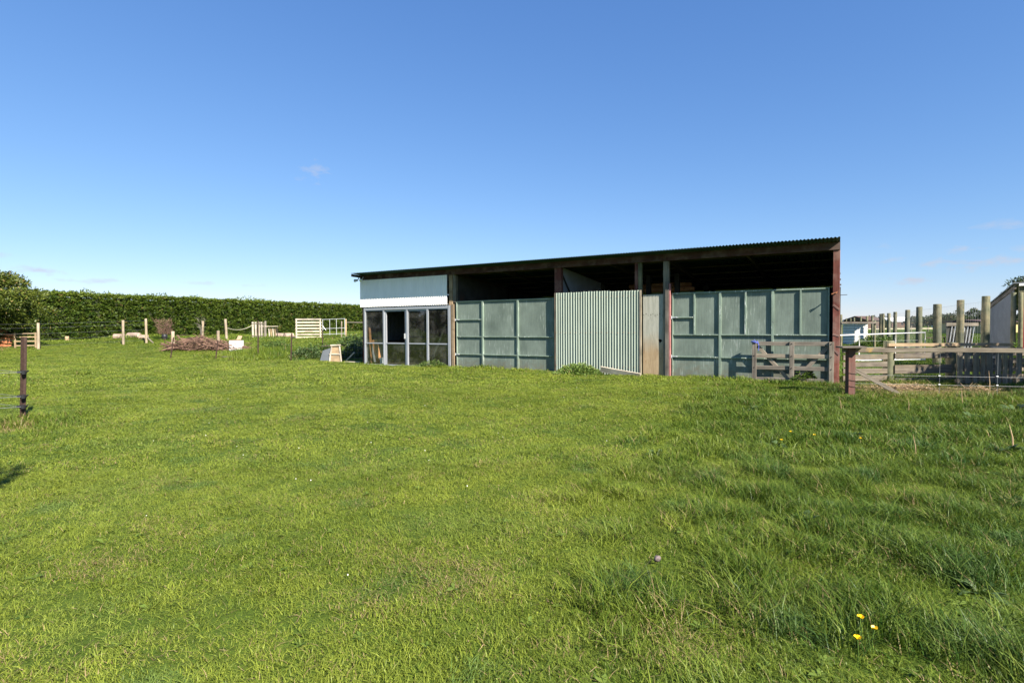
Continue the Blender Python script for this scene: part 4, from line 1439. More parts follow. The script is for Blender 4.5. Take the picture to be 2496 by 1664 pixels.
for z_ in (.15, .35, .55, .75, .95):
    nf.tube([G(-6.95, 22.85, z_), G(-5.5, 21.8, z_)], .0035, 4, False)
tag(nf.build('wire_netting', 'wire'), 'square wire netting joining coop and shed corner', 'netting')

# ------------------------------------------------------------------ near left: steel post with electric wires
sp = thing('steel_fence_post', 'dark rusty steel fence post with wires at the left edge', 'post', G(-7.73, 8.9))
d_ = Vector((0.045, 0, 1)).normalized()
mb = MB()
H_ = 1.33
for a, wd in ((-PI / 2 - .2, .045), (PI / 6 - .2, .038), (PI * 5 / 6 - .2, .038)):
    c_, s_ = math.cos(a), math.sin(a)
    t_ = .006
    base = [(-s_ * -t_, c_ * -t_), (c_ * wd - s_ * -t_, s_ * wd + c_ * -t_), (c_ * wd - s_ * t_, s_ * wd + c_ * t_), (-s_ * t_, c_ * t_)]
    mb.add([(x + .045 * z_, y, z_) for z_ in (-.2, H_) for x, y in base], [(0, 3, 2, 1), (4, 5, 6, 7), (0, 1, 5, 4), (1, 2, 6, 5), (2, 3, 7, 6), (3, 0, 4, 7)])
mb.build('stake', 'steel_post', sp)
for z_ in (.78, .40, .24):
    x_ = .045 * z_
    ins = MB()
    ins.tube([(x_ - .05, -.045, z_), (x_ + .09, -.05, z_)], .02, 8)
    ins.tube([(x_ + .06, -.07, z_ - .03), (x_ + .06, -.07, z_ + .03)], .026, 8)
    ins.tube([(x_ + .09, -.05, z_), (x_ + .13, -.06, z_ + .025)], .01, 6)
    ins.build('insulator', 'black_plastic', sp)
    a = Vector((x_ + .06, -.08, z_))
    MB().tube([a, Vector((-1.0, .35, z_ + .035)), Vector((-6.5, 2.6, z_ + .06))], .0035, 5).build('wire', 'wire', sp)
    MB().tube([a, Vector((-1.0, -.65, z_ - .0)), Vector((-5.0, -4.6, z_))], .0035, 5).build('wire', 'wire', sp)

# ------------------------------------------------------------------ foliage builders


def leafy_tree(name, label, x, y, h, rx, rz, zc, nclump, per, leaf, mat, trunk_r=0.14, group=None, cat='tree', dryp=0.03, flat=1.0, seed=0):
    """tapered trunk, limbs, crown of many small leaves in uneven clumps"""
    R = np.random.default_rng(100 + seed)
    t = thing(name, label, cat, G(x, y), 0, group)
    # clumps
    a = R.uniform(0, 6.28, nclump)
    u = R.uniform(-1, 1, nclump)
    rr = R.uniform(0.35, 1.0, nclump) ** 0.6
    cxy = np.sqrt(1 - u ** 2) * rr
    C = np.stack([np.cos(a) * cxy * rx, np.sin(a) * cxy * rx, zc + u * rr * rz], 1)
    C[:, 0] *= R.uniform(.85, 1.12, nclump)
    C[:, 2] = np.maximum(C[:, 2], 0.25)
    cs = R.uniform(0.16, 0.34, nclump) * rx * (1.0 if nclump != 75 else .95)
    mb = MB()
    mb.tube([(0, 0, -.2), (R.normal(0, .03), R.normal(0, .03), zc * .5), (R.normal(0, .08), 0, zc), (0, 0, zc + rz * .6)], [trunk_r, trunk_r * .8, trunk_r * .55, trunk_r * .15], 8, False)
    mb.build('trunk', 'bark', t)
    mb = MB()
    for k in range(0, nclump, max(1, nclump // 14)):
        z0 = min(C[k, 2] * .7, zc)
        p0 = Vector((0, 0, max(.25, z0)))
        p2 = Vector(C[k])
        mb.tube([p0, (p0 + p2) / 2 + Vector((0, 0, -.08 * rz)), p2], [trunk_r * .35, trunk_r * .22, trunk_r * .06], 5, False)
    mb.build('limbs', 'bark', t)
    n = nclump * per
    ci = np.repeat(np.arange(nclump), per)
    off = R.normal(size=(n, 3))
    off = off / np.linalg.norm(off, axis=1, keepdims=True) * (R.random((n, 1)) ** 0.45)
    off[:, 2] *= 0.62 * flat
    pos = C[ci] + off * cs[ci][:, None]
    d = norm(off) + R.normal(size=(n, 3)) * .6 + np.array([0, 0, .25])
    rand = np.clip(R.normal(.5, .2, n) + R.normal(0, .16, nclump)[ci], 0, 1)
    c = leaf_mesh('crown', pos, d, R.uniform(.7, 1.3, n) * leaf, R.uniform(.35, .6, n) * leaf, rand, (R.random(n) < dryp).astype(float), mat, t)
    c['kind'] = 'stuff'
    return t


# ------------------------------------------------------------------ the hedge
HA, HB = np.array([-37.5, 26.4]), np.array([-11.5, 78.5])
hd_ = (HB - HA) / np.linalg.norm(HB - HA)
hn_ = np.array([hd_[1], -hd_[0]])                      # towards the camera side
HL = float(np.linalg.norm(HB - HA))
hedge = thing('hedge', 'long trimmed evergreen hedge closing off the paddock at left', 'hedge', (HA[0], HA[1], gz(*HA)))
HZ = gz(*HA)
HT = 4.02 - HZ


def hp(s, v, z):
    """hedge coordinates -> local of the hedge object"""
    s, v, z = np.asarray(s, float), np.asarray(v, float), np.asarray(z, float)
    return np.stack([hd_[0] * s + hn_[0] * v, hd_[1] * s + hn_[1] * v, z], -1)


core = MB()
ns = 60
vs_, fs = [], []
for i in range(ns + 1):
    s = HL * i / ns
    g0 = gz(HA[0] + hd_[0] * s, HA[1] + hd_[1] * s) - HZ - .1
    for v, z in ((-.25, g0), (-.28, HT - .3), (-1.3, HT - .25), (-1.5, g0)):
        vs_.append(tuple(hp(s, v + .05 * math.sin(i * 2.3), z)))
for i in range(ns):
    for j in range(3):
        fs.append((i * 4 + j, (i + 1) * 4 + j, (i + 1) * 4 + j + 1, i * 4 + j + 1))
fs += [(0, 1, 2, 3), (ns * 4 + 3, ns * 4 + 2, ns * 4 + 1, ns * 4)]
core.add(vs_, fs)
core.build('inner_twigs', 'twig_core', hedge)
# sprays
nfc, ntp = 32000, 12000
s1 = rng.uniform(0, HL, nfc)
z1_ = rng.uniform(0, 1, nfc)
g1 = ground(HA[0] + hd_[0] * s1, HA[1] + hd_[1] * s1) - HZ
zz1 = g1 + z1_ * (HT - g1)
v1 = -0.24 + 0.13 * waves(s1, zz1 * 3.4, 1.7, 12, 6) + 0.10 * waves(s1 * 1.3, zz1 * 2.0, 0.9, 2, 6) + rng.normal(0, .06, nfc) - .25 * np.clip(z1_ - .9, 0, 1) * 10 * .25
s2 = rng.uniform(0, HL, ntp)
v2 = rng.uniform(-1.5, -0.05, ntp)
zz2 = HT - .18 + .10 * waves(s2, v2, 1.7, 18, 6) + np.abs(rng.normal(0, .07, ntp)) + .0 * v2
shoot = rng.random(ntp) < .14
zz2 = zz2 + shoot * rng.uniform(0, .38, ntp) * (0.55 + .6 * waves(s2, v2 * 0, 3.5, 24, 4))
P1 = hp(s1, v1, zz1)
P2 = hp(s2, v2, zz2)
n1 = np.array([hn_[0], hn_[1], 0])
ups = np.array([0, 0, 1.])
along = np.array([hd_[0], hd_[1], 0])
D1 = n1 * .8 + ups * rng.uniform(-.25, .7, (nfc, 1)) + along * rng.normal(0, .8, (nfc, 1))
D2 = ups * rng.uniform(.2, 1.2, (ntp, 1)) + n1 * rng.normal(.2, .6, (ntp, 1)) + along * rng.normal(0, .7, (ntp, 1))
P = np.concatenate([P1, P2])
D = norm(np.concatenate([D1, D2]))
blot = 0.48 + 0.26 * np.concatenate([waves(s1, zz1 * 1.6, 1.1, 28, 6), waves(s2, v2, 1.5, 30, 6)])
topb = np.concatenate([0.16 * sm(.75, 1, z1_), np.full(ntp, .28)])
# each spray: four leaflets fanned
reps = 4
Pm = np.repeat(P, reps, 0)
Dm = norm(np.repeat(D, reps, 0) + rng.normal(0, .42, (len(P) * reps, 3)))
Pm = Pm + rng.normal(0, .035, Pm.shape)
nl = len(Pm)
rnd = np.clip(np.repeat(blot + topb - .12, reps) + rng.normal(0, .15, nl), 0, 1)
ho = leaf_mesh('foliage', Pm, Dm, rng.uniform(.12, .26, nl), rng.uniform(.045, .08, nl), rnd, (rng.random(nl) < .012 + .10 * np.repeat(np.concatenate([sm(.6, .95, waves(s1, zz1 * 1.5, 2.2, 33, 6)), np.zeros(ntp)]), reps)).astype(float), 'hedge', hedge)
ho['kind'] = 'stuff'

# trees in view
leafy_tree('bushy_tree', 'bushy yellow-green tree spreading in front of the hedge at the left edge', -26.7, 29.0, 4.4, 2.45, 1.70, 2.20, 75, 270, .15, 'tree', .16, seed=1, flat=.8)
leafy_tree('pine_tree', 'dark pine top showing above the lean-to roof', 56.5, 61, 7, 3.0, 2.6, 4.2, 60, 60, .35, 'dark_tree', .25, seed=2)
far_labels = ['round dark tree at the left of the far row', 'low shrub beside the far white house', 'dark shrub in the gap left of the thick fence post', 'tall dark tree behind the thick fence post',
              'broad grey-green tree right of the far white house', 'umbrella-shaped dark tree between two tall fence posts', 'low dark tree beyond the second tall post', 'small far shrub behind the pipe gate',
              'far dark shrub right of the brown barn']
for i, (x, y, h, rx) in enumerate(((104, 160, 3, 2.2), (118, 165, 3.6, 3.5), (112, 148, 3.8, 3.6), (118, 152, 4.6, 4.2), (108, 142, 4.0, 3.4), (133, 162, 6.0, 3.8), (127, 158, 3.2, 3.0), (97, 150, 2.6, 2.4), (93, 152, 2.6, 2.2))):
    leafy_tree('far_tree', far_labels[i], x, y, h, rx, h * .42, h * .5, 40, 45, .5, 'dark_tree', .2, 'trees beyond the paddock', seed=20 + i, dryp=.05)
for i in range(9):
    x = 75 + i * 26
    leafy_tree('far_tree', ('first', 'second', 'third', 'fourth', 'fifth', 'sixth', 'seventh', 'eighth', 'ninth')[i] + ' tree from the left in the skyline shelter belt', x + rng.uniform(-6, 6), 230 + rng.uniform(0, 30), 6, 6, 2.2, 2.2, 30, 40, .9, 'dark_tree', .3, 'skyline shelter belt', seed=60 + i)
# trees standing outside the frame: their shade and reflections reach the picture
leafy_tree('shade_tree', 'tree standing behind the viewer at left', -2.15, -2.40, 8.5, 2.5, 2.1, 6.2, 90, 60, .22, 'tree', .16, 'trees outside the frame', seed=3)
leafy_tree('shade_tree', 'tree standing beside the yards outside the frame', 13.9, 8.9, 5, 1.7, 1.5, 3.2, 90, 60, .2, 'tree', .12, 'trees outside the frame', seed=4)
for i, (x, y, h) in enumerate(((-60, 4, 5.2), (-66, -6, 4.6), (-63, 12, 4.2), (-72, 0, 6.2), (-58, -14, 4.4))):
    leafy_tree('garden_tree', ('nearest', 'second', 'third', 'lowest', 'farthest')[i] + ' garden tree left of the paddock, outside the frame', x, y, h, h * .75, h * .38, h * .5, 80, 60, .5, 'dark_tree', .25, 'garden trees outside the frame', seed=5 + i)

# ------------------------------------------------------------------ weeds, flowers, small things in the grass


def rosette(name, label, x, y, r, n, mat, up=0.6, group=None, lw=0.32, cat='weed'):
    """arching strap leaves from one root"""
    a = rng.uniform(0, 6.28, n)
    el = rng.uniform(.35, 1.25, n) * up
    ln = rng.uniform(.55, 1.1, n) * r
    d = np.stack([np.cos(a) * np.cos(el), np.sin(a) * np.cos(el), np.sin(el)], 1)
    sd = np.stack([-np.sin(a), np.cos(a), rng.normal(0, .35, n)], 1)
    o0 = np.stack([np.cos(a) * .02, np.sin(a) * .02, np.full(n, -.01)], 1)
    ts = (0, .3, .62, .86, 1.0)
    ws = (.25, .85, 1.0, .6, .05)
    v = np.empty((n, 10, 3))
    for k, (t_, w_) in enumerate(zip(ts, ws)):
        c = o0 + d * (ln * t_)[:, None] - np.array([0, 0, 1.]) * (ln * .45 * t_ ** 2.2)[:, None]
        v[:, 2 * k] = c - sd * (ln * lw * .5 * w_)[:, None]
        v[:, 2 * k + 1] = c + sd * (ln * lw * .5 * w_)[:, None]
    base = (np.arange(n) * 10)[:, None, None]
    q = np.array([[2 * k, 2 * k + 1, 2 * k + 3, 2 * k + 2] for k in range(4)])[None]
    bc = np.ones((n, 10, 4))
    bc[:, :, 0] = rng.uniform(.05, .9, n)[:, None]
    bc[:, :, 2] = 0
    o = np_mesh(name, v.reshape(-1, 3), np.full(n * 4, 4), (base + q).ravel(), mat, None, bc.reshape(-1, 4))
    o.location = G(x, y)
    return tag(o, label, cat, group)


def mound(name, label, x, y, rx, h, n, leaf, mat, ry=None, cat='weed'):
    ry = ry or rx
    a = rng.uniform(0, 6.28, n)
    rr = np.sqrt(rng.random(n))
    px_, py_ = np.cos(a) * rr * rx, np.sin(a) * rr * ry
    top = h * np.clip(1 - rr ** 2, 0.1, 1) * (0.8 + .25 * waves(px_ * 9, py_ * 9, 2, 3, 5))
    pz = top * rng.random(n) ** .5
    d = np.stack([np.cos(a) * .7 + rng.normal(0, .5, n), np.sin(a) * .7 + rng.normal(0, .5, n), rng.uniform(.1, 1, n)], 1)
    o = leaf_mesh(name, np.stack([px_, py_, pz], 1), d, rng.uniform(.6, 1.3, n) * leaf, rng.uniform(.25, .5, n) * leaf, np.clip(rng.normal(.55, .25, n), 0, 1), (rng.random(n) < .03).astype(float), mat, curl=.2)
    o.location = G(x, y)
    return tag(o, label, cat)


def fp2(u, v):
    p = in_shed(u, v, 0)
    return p.x, p.y


mound('nettle_clump', 'tall pale green nettle clump against the corrugated iron door', *fp2(8.75, -0.42), .68, .36, 2400, .08, 'nettle', .36)
mound('nettle_clump', 'small leafy weed clump at the foot of the window bay', *fp2(3.5, -0.35), .5, .26, 900, .06, 'weed', .3)
mound('nettle_clump', 'dark leafy weeds growing through the timber gate', *fp2(14.4, -0.02), .35, .34, 600, .07, 'weed', .1)
mound('leafy_shrub', 'leafy shrub with pale flower heads at the foot of the lean-to', 12.75, 14.35, .42, .9, 1800, .1, 'weed', .35, 'shrub')
mound('leafy_shrub', 'low green bush in front of the white iron hut', 20.4, 31.5, 1.6, .75, 2600, .14, 'weed', .8, 'shrub')
mound('leafy_shrub', 'dark bushy weeds beside the wooden coop', -8.9, 24.6, .9, .55, 2400, .11, 'dock', .6, 'shrub')
mound('leafy_shrub', 'dark weeds in the shade at the shed corner', -6.4, 24.0, .9, 1.0, 2800, .1, 'dock', .7, 'shrub')
mound('leafy_shrub', 'tall rank weeds between the dark stake and the coop', -8.4, 25.2, 1.3, .75, 3000, .12, 'weed', .8, 'shrub')
mound('leafy_shrub', 'big dark weed mass in the shed shadow left of the windows', -6.6, 25.6, 1.3, 1.0, 3200, .12, 'dock', .9, 'shrub')
mound('leafy_shrub', 'pale flowering weeds below the tan gate post', -8.6, 31.0, 1.1, .8, 2200, .12, 'weed', .7, 'shrub')
mound('leafy_shrub', 'grey-green weeds behind the tall rusty stake', -11.6, 27.8, 1.2, .6, 2600, .11, 'weed', .7, 'shrub')
docks = [(2.15, 4.15, .24, 26, 'large grey-green dock plant in the right foreground grass'), (2.55, 4.45, .22, 22, 'second grey-green dock right of the large one'),
         (4.4, 7.35, .3, 26, 'dark dock clump in the mid right grass'), (3.2, 6.9, .25, 20, 'small dock beside the dark clump'),
         (7.0, 8.6, .3, 22, 'dock below the right rail'), (8.3, 9.3, .35, 24, 'dock near the right picture edge'), (1.6, 6.3, .22, 18, 'dock in the middle of the long grass'),
         (4.1, 9.5, .3, 22, 'dock in front of the right green door'), (5.8, 6.6, .3, 22, 'dock right of the mid clump'), (2.6, 3.1, .22, 20, 'nearest dock at lower right'),
         ]
for (x, y, r, n, lb) in docks:
    rosette('dock_plant', lb, x, y, r * .8, int(n * 1.6), 'dock', .95, 'dock plants', lw=.2)

pebble = MB()
for k in range(3):
    pass
sv, sf = [], []
for i in range(6):
    th = PI * i / 5
    for k in range(9):
        a = 2 * PI * k / 9
        rr = .021 * (1 + .18 * math.sin(3 * a + i) + .1 * math.cos(5 * a))
        sv.append((math.sin(th) * math.cos(a) * rr, math.sin(th) * math.sin(a) * rr * .8, math.cos(th) * rr * .9 + .02))
for i in range(5):
    for k in range(9):
        k2 = (k + 1) % 9
        sf.append((i * 9 + k, i * 9 + k2, (i + 1) * 9 + k2, (i + 1) * 9 + k))
pebble.add(sv, sf)
so = pebble.build('stone', 'stone', None, True)
so.location = G(.89, 3.47, .03)
tag(so, 'small pinkish-grey stone lying in the foreground grass', 'stone')

bc_lab = ['upper of three yellow buttercups at lower right', 'right-hand of three yellow buttercups at lower right', 'lowest of three yellow buttercups at lower right',
          'far buttercup below the timber gate', 'far buttercup left of the group in mid grass', 'far buttercup nearest the dark dock clump', 'far buttercup at right of mid grass']
for (x, y, lb, s) in ((1.64, 2.64, bc_lab[0], 1), (1.64, 2.54, bc_lab[1], 1), (1.515, 2.46, bc_lab[2], 1), (3.55, 7.2, bc_lab[3], 1.1), (3.2, 6.7, bc_lab[4], 1.1), (3.75, 7.0, bc_lab[5], 1.1), (4.2, 6.8, bc_lab[6], 1.1)):
    t = thing('buttercup', lb, 'flower', G(x, y), random.uniform(0, 6), 'buttercups')
    MB().tube([(0, 0, 0), (.008, 0, .07), (.0, 0, .125)], .0018, 4, False).build('stem', 'stem', t)
    for k in range(5):
        a = 2 * PI * k / 5
        c_, s_ = math.cos(a), math.sin(a)
        q = []
        for (rr, ww, zz) in ((.001, .002, .125), (.009, .0085, .131), (.014, .006, .139)):
            q += [(c_ * rr - s_ * ww, s_ * rr + c_ * ww, zz), (c_ * rr + s_ * ww, s_ * rr - c_ * ww, zz)]
        pm = MB()
        pm.add([(p[0] * s, p[1] * s, p[2]) for p in q], [(0, 1, 3, 2), (2, 3, 5, 4)])
        pm.build('petal', 'petal', t)

cv = MB()
for k in range(34):
    if k < 20:
        y = rng.uniform(3.2, 9)
        x = rng.uniform(-.8 * y, .25 * y)
    else:
        y = rng.uniform(9, 16)
        x = rng.uniform(-.7 * y, .2 * y)
    p = G(x, y, rng.uniform(.05, .075))
    r = rng.uniform(.003, .0055)
    cv.tube([p - Vector((0, 0, r)), p, p + Vector((0, 0, r))], [r * .6, r, r * .5], 6)
tag(cv.build('clover_flowers', 'petal_white'), 'small white clover heads dotted through the mown grass', kind='stuff')

stalk_lab = ['thick pale dead stalk standing at the right edge', 'thin dry stalk in the right mid grass', 'short dry stalk below the brace', 'dry stalk under the lichened rail', 'tall dry weed stalk by the pallets', 'dry stalk left of the red-brown post']
for (x, y, h, r, lb) in ((6.0, 6.75, .30, .010, stalk_lab[0]), (4.55, 6.35, .26, .005, stalk_lab[1]), (6.6, 9.4, .22, .005, stalk_lab[2]), (7.9, 9.9, .3, .006, stalk_lab[3]), (9.3, 11.0, .45, .008, stalk_lab[4]), (5.6, 9.6, .24, .005, stalk_lab[5])):
    o = MB().tube([(0, 0, -.02), (random.uniform(-.02, .02), 0, h * .5), (random.uniform(-.05, .05), .01, h)], [r, r * .8, r * .3], 6).build('dry_stalk', 'straw_bits')
    o.location = G(x, y)
    tag(o, lb, 'stalk', 'dead stalks')

# flat lawn weeds and dead straw lying through the turf
wv, wc, dv_, dc_ = [], [], [], []
for k in range(420):
    y = rng.uniform(1.6, 4.5) if k < 130 else rng.uniform(4, 13)
    x = rng.uniform(-.95 * y - .3, .95 * y + .3)
    c = np.array(G(x, y, rng.uniform(.0, .016)))
    nlv = rng.integers(5, 10)
    R0 = rng.uniform(.025, .06)
    shade_ = rng.uniform(.1, .8)
    for j in range(nlv):
        a = 2 * PI * j / nlv + rng.normal(0, .25)
        d = np.array([math.cos(a), math.sin(a), rng.uniform(.15, .6)])
        sd = np.array([-math.sin(a), math.cos(a), rng.normal(0, .3)])
        ln = R0 * rng.uniform(.7, 1.2)
        q0, q2 = c, c + d * ln - np.array([0, 0, .2 * ln])
        m_ = c + d * ln * .55
        wv += [q0, m_ + sd * ln * .19, q2, m_ - sd * ln * .19]
        wc += [(np.clip(shade_ + rng.normal(0, .1), 0, 1), .5, 0, 1)] * 4
np_w = np.array(wv)
tag(np_mesh('lawn_weeds', np_w, np.full(len(wv) // 4, 4), np.arange(len(wv)), 'lawn_weed', None, np.array(wc)), 'low broad-leaved weeds scattered through the turf', kind='stuff')
lt_ = MB()
for k in range(620):
    y = rng.uniform(1.6, 5) if k < 360 else rng.uniform(4.5, 12)
    x = rng.uniform(-.95 * y - .3, .95 * y + .3)
    p = np.array(G(x, y, rng.uniform(.008, .03)))
    a = rng.uniform(0, 6.28)
    ln = rng.uniform(.015, .05)
    w_ = rng.uniform(.0007, .0015) * (1 + .1 * y)
    d = np.array([math.cos(a), math.sin(a), rng.normal(.1, .3)]) * ln
    sd = np.array([-math.sin(a), math.cos(a), 0]) * w_
    lt_.add([p - sd, p + sd, p + d + sd * .5, p + d - sd * .5], [(0, 1, 2, 3)])
for (ex, ey, rx_, ry_, nn3) in ((8.2, 11.85, .70, .42, 800), (9.45, 11.5, .35, .3, 300), (-26.0, 28.2, .7, .4, 300)):
    for k in range(nn3):
        x, y = rng.normal(ex, rx_ * .55), rng.normal(ey, ry_ * .55)
        p = np.array(G(x, y, rng.uniform(.01, .075)))
        a = rng.uniform(0, 6.28)
        d = np.array([math.cos(a), math.sin(a), rng.normal(.15, .3)]) * rng.uniform(.05, .16)
        sd = np.array([-math.sin(a), math.cos(a), rng.normal(0, .5)]) * rng.uniform(.002, .004)
        lt_.add([p - sd, p + sd, p + d + sd * .5, p + d - sd * .5], [(0, 1, 2, 3)])
tag(lt_.build('straw_litter', 'straw_bits'), 'dead straw bits lying through the turf', kind='stuff')

# ------------------------------------------------------------------ grass


def grass_patch(name, n, rad, h0, h1, w0, w1, lean, leaflets=0, seedp=0.0):
    a = rng.uniform(0, 6.28, n)
    rr = np.sqrt(rng.random(n)) * rad
    b = np.stack([np.cos(a) * rr, np.sin(a) * rr, np.full(n, -.012)], 1)
    az = rng.uniform(0, 6.28, n)
    hgt = rng.uniform(h0, h1, n) * (1 - .35 * (rr / rad) ** 2)
    le = rng.uniform(.1, lean, n) * hgt
    dv = np.stack([np.cos(az), np.sin(az), np.zeros(n)], 1)
    saz = az + PI / 2 + rng.normal(0, .5, n)
    sv_ = np.stack([np.cos(saz), np.sin(saz), np.zeros(n)], 1)
    w = rng.uniform(w0, w1, n)[:, None]
    v = np.empty((n, 5, 3))
    v[:, 0] = b - sv_ * w * .5
    v[:, 1] = b + sv_ * w * .5
    midp = b + dv * le[:, None] * .35 + np.array([0, 0, 1.]) * hgt[:, None] * .62
    v[:, 2] = midp + sv_ * w * .42
    v[:, 3] = midp - sv_ * w * .42
    v[:, 4] = b + dv * le[:, None] + np.array([0, 0, 1.]) * hgt[:, None]
    base = (np.arange(n) * 5)[:, None]
    lp = np.concatenate([base + np.array([[0, 1, 2, 3]]), base + np.array([[3, 2, 4]])], 1)
    fn = np.tile([4, 3], n)
    bc = np.ones((n, 5, 4))
    bc[:, :, 0] = np.clip(rng.normal(.45, .34, n), 0, 1)[:, None]
    bc[:, :, 1] = rng.uniform(0.02, 1, n)[:, None]
    bc[:, :, 2] = (rng.random(n) < .022).astype(float)[:, None]
    V, Lp, Fn, B = v.reshape(-1, 3), lp.ravel(), fn, bc.reshape(-1, 4)
    if leaflets:
        m = leaflets
        a = rng.uniform(0, 6.28, m)
        rr = np.sqrt(rng.random(m)) * rad
        c = np.stack([np.cos(a) * rr, np.sin(a) * rr, rng.uniform(.012, h1 * .55, m)], 1)
        t1 = rng.uniform(0, 6.28, m)
        e1 = np.stack([np.cos(t1), np.sin(t1), rng.normal(0, .35, m)], 1)
        e2 = np.stack([-np.sin(t1), np.cos(t1), rng.normal(0, .35, m)], 1)
        sz = (w1 * rng.uniform(.7, 1.3, m))[:, None]
        q = np.stack([c - e1 * sz, c - e2 * sz * .6, c + e1 * sz, c + e2 * sz * .6], 1)
        bb = np.ones((m, 4, 4))
        bb[:, :, 0] = np.clip(rng.normal(.4, .25, m), 0, 1)[:, None]
        bb[:, :, 1] = rng.uniform(.02, 1, m)[:, None]
        bb[:, :, 2] = 0
        off = len(V)
        V = np.concatenate([V, q.reshape(-1, 3)])
        Lp = np.concatenate([Lp, np.arange(m * 4) + off])
        Fn = np.concatenate([Fn, np.full(m, 4)])
        B = np.concatenate([B, bb.reshape(-1, 4)])
    return np_mesh(name, V, Fn, Lp, 'grass', None, B, link=False)


gcol = bpy.data.collections.new('grass_sources')      # never linked to the scene: only holds the tufts that are scattered
LODS = [  # patch radius, blades, blade width range, spacing, y range
    (0.15, 210, (.0026, .0048), .115, 0.9, 6.0),
    (0.24, 230, (.0045, .0075), .185, 6.0, 13.0),
    (0.42, 240, (.008, .014), .33, 13.0, 34.0),
    (0.80, 220, (.018, .030), .66, 34.0, 90.0)]
k_i = 0
for li, (rad, nb, (w0, w1), sp__, ya, yb) in enumerate(LODS):
    for j in range(4):
        me = grass_patch('tuft_%02d' % k_i, int(nb * 1.15), rad, .016, .052, w0 * .9, w1 * .95, 2.5, 30)
        gcol.objects.link(bpy.data.objects.new('tuft_%02d' % k_i, me))
        k_i += 1
    for j in range(3):
        me = grass_patch('tuft_%02d' % k_i, int(nb * .8), rad * .9, .055, .175, w0 * 1.15, w1 * 1.25, 1.7, 25)
        gcol.objects.link(bpy.data.objects.new('tuft_%02d' % k_i, me))
        k_i += 1

pts_all = []
for li, (rad, nb, ww, sp__, ya, yb) in enumerate(LODS):
    half = yb * .93 + 2.5
    gx_ = np.arange(-half, half, sp__)
    gy_ = np.arange(ya, yb, sp__)
    X, Y = np.meshgrid(gx_, gy_)
    X = (X + rng.uniform(-.5, .5, X.shape) * sp__ * 1.1).ravel()
    Y = (Y + rng.uniform(-.5, .5, Y.shape) * sp__ * 1.1).ravel()
    keep = np.abs(X) < .93 * Y + 1.6
    # outside the hedge and inside the shed nothing grows
    c_, s_ = math.cos(RZ), math.sin(RZ)
    U = (X - PLx) * c_ + (Y - PLy) * s_
    V_ = -(X - PLx) * s_ + (Y - PLy) * c_
    keep &= ~((U > -.02) & (U < 15.1) & (V_ > .02) & (V_ < 7.2))
    hs = (X - HA[0]) * hn_[0] + (Y - HA[1]) * hn_[1]
    keep &= hs > -.4
    # far ground hidden behind the shed is left bare
    if li >= 3:
        keep &= ~((X > -4) & (X < .50 * Y))
    pts_all.append((li, X[keep], Y[keep], U[keep], V_[keep]))

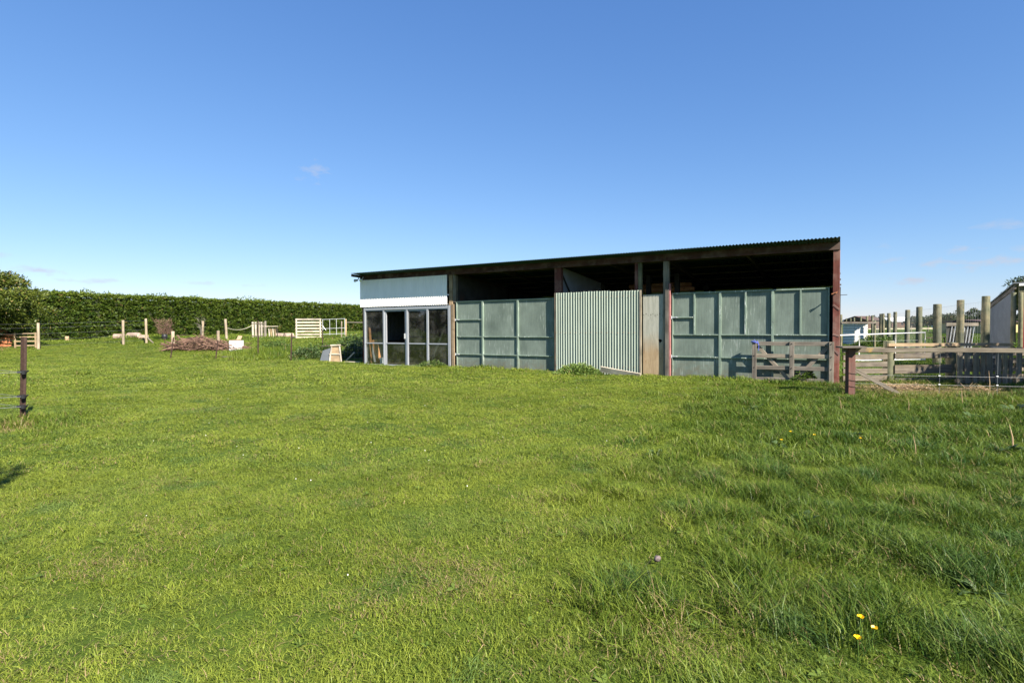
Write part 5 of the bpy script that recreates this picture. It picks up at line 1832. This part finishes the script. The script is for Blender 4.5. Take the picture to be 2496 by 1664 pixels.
co, idx, rot, scl, tint, dry, clov = [], [], [], [], [], [], []
for li, X, Y, U, V_ in pts_all:
    n = len(X)
    bound = -.25 + (Y - 2.38) * .37
    Lg = sm(-1.0, 1.7, X - bound + .7 * waves(X, Y, 2.6, 2, 6)) * (.42 + .60 * waves(X, Y, 1.0, 8, 8))
    Lg = Lg * (1 - .55 * sm(9, 13, Y) * (X < 6.2))
    dfac = np.where((U > -.2) & (U < 15.3), -V_, 9)
    fringe = np.clip(1 - np.abs(dfac - .12) / .38, 0, 1) * (.42 + .35 * waves(X, Y, 1.2, 14, 6))
    Lg = np.maximum(Lg, fringe)
    Lg = np.maximum(Lg, 1.0 * np.exp(-((X + 10.0) ** 2 / 16 + (Y - 26.5) ** 2 / 7)))
    Lg = np.maximum(Lg, .8 * np.exp(-((X + 7.5) ** 2 + (Y - 8.7) ** 2) / .7))
    Lg = np.maximum(Lg, .30 * sm(11.0, 12.5, Y) * (X > 6.6) * (.6 + .5 * waves(X, Y, 1.6, 20, 6)))
    Lg = np.maximum(Lg, .7 * sm(.5, .95, waves(X, Y, 1.15, 22, 7)) * sm(-1.2, .6, X - bound))
    Lg = np.maximum(Lg, .30 * sm(.65, .95, waves(X, Y, 1.3, 5, 7)) * sm(4, 8, Y))
    Lg = Lg * (1 - .97 * np.exp(-((X - 8.2) ** 2 / 1.6 + (Y - 11.5) ** 2 / 1.1))) * (1 - .9 * np.exp(-((X - 9.3) ** 2 + (Y - 11.7) ** 2) / .3))
    Lg = np.maximum(Lg, .5 * sm(28, 33, Y) * (X < -5))
    Lg = np.clip(Lg, 0, 1)
    is_long = rng.random(n) < (Lg - .16) * 1.3
    ix = li * 7 + np.where(is_long, 4 + rng.integers(0, 3, n), rng.integers(0, 4, n))
    s = rng.uniform(.85, 1.2, n)
    sz = np.where(is_long, .48 + .66 * Lg + 2.4 * np.exp(-((X + 10.0) ** 2 / 12 + (Y - 26.5) ** 2 / 5)), .8 + .9 * Lg) * rng.uniform(.8, 1.25, n)
    tn = .40 + .15 * waves(X, Y, 1.0, 16, 8) + .13 * waves(X, Y, 3.6, 26, 7) - .36 * Lg - .20 * sm(-.3, 2.2, X - bound) + rng.normal(0, .08, n)
    blue = sm(.5, .8, waves(X, Y, .9, 31, 8))
    tn = tn - .12 * blue
    clov.append(np.clip(.65 * blue + .25 * sm(.2, .9, waves(X, Y, 2.2, 4, 8)) + .30 * Lg * sm(0, 2, X - bound), 0, 1))
    dr = .015 + .16 * np.clip(waves(X, Y, 1.3, 10, 8), 0, 1) * (1 - Lg)
    for ex, ey, er, ea in ((8.2, 11.75, 0.95, .97), (9.35, 11.5, .6, .95), (.80, 2.66, .16, .6), (-.30, 3.35, .28, .45), (-.75, 3.1, .2, .35), (8.9, 9.6, .2, .8), (7.9, 9.2, .2, .7), (-2.6, 3.6, .25, .4), (-26.2, 28.4, .8, .8),
                          (-7.4, 8.3, .35, .5)):
        dr = np.maximum(dr, ea * np.exp(-((X - ex) ** 2 + (Y - ey) ** 2) / er ** 2))
    # worn thatch is shorter
    sz = sz * (1 - .35 * np.clip(dr - .3, 0, 1))
    co.append(np.stack([X, Y, ground(X, Y)], 1))
    idx.append(ix)
    rot.append(np.stack([rng.normal(0, .08, n), rng.normal(0, .08, n), rng.uniform(0, 6.28, n)], 1))
    scl.append(np.stack([s, s, sz], 1))
    tint.append(np.clip(tn, 0, 1))
    dry.append(np.clip(dr, 0, 1))
co, idx, rot, scl, tint, dry, clov = (np.concatenate(a) for a in (co, idx, rot, scl, tint, dry, clov))
print('grass tufts', len(co))
gm = bpy.data.meshes.new('grass')
gm.vertices.add(len(co))
gm.vertices.foreach_set('co', co.astype(np.float32).ravel())
for nm, ty, fld, arr in (('g_idx', 'INT', 'value', idx.astype(np.int32)), ('g_rot', 'FLOAT_VECTOR', 'vector', rot.astype(np.float32).ravel()), ('g_scl', 'FLOAT_VECTOR', 'vector', scl.astype(np.float32).ravel()),
                         ('tint', 'FLOAT', 'value', tint.astype(np.float32)), ('dry', 'FLOAT', 'value', dry.astype(np.float32)), ('clover', 'FLOAT', 'value', clov.astype(np.float32))):
    at = gm.attributes.new(nm, ty, 'POINT')
    at.data.foreach_set(fld, arr)
grass = link_mesh('grass', gm, 'grass')
tag(grass, 'paddock grass, mown short at left and longer at right', kind='stuff')
ng = bpy.data.node_groups.new('scatter_tufts', 'GeometryNodeTree')
ng.interface.new_socket('Geometry', in_out='INPUT', socket_type='NodeSocketGeometry')
ng.interface.new_socket('Geometry', in_out='OUTPUT', socket_type='NodeSocketGeometry')
gi = ng.nodes.new('NodeGroupInput')
go = ng.nodes.new('NodeGroupOutput')
iop = ng.nodes.new('GeometryNodeInstanceOnPoints')
ci = ng.nodes.new('GeometryNodeCollectionInfo')
ci.inputs['Collection'].default_value = gcol
ci.inputs['Separate Children'].default_value = True
ci.inputs['Reset Children'].default_value = True


def nattr(nm, ty):
    n = ng.nodes.new('GeometryNodeInputNamedAttribute')
    n.data_type = ty
    n.inputs['Name'].default_value = nm
    return [o for o in n.outputs if o.enabled and o.name == 'Attribute'][0]


ng.links.new(gi.outputs[0], iop.inputs['Points'])
ng.links.new(ci.outputs[0], iop.inputs['Instance'])
iop.inputs['Pick Instance'].default_value = True
ng.links.new(nattr('g_idx', 'INT'), iop.inputs['Instance Index'])
e2r = ng.nodes.new('FunctionNodeEulerToRotation')
ng.links.new(nattr('g_rot', 'FLOAT_VECTOR'), e2r.inputs[0])
ng.links.new(e2r.outputs[0], iop.inputs['Rotation'])
ng.links.new(nattr('g_scl', 'FLOAT_VECTOR'), iop.inputs['Scale'])
ng.links.new(iop.outputs[0], go.inputs[0])
md = grass.modifiers.new('tufts', 'NODES')
md.node_group = ng
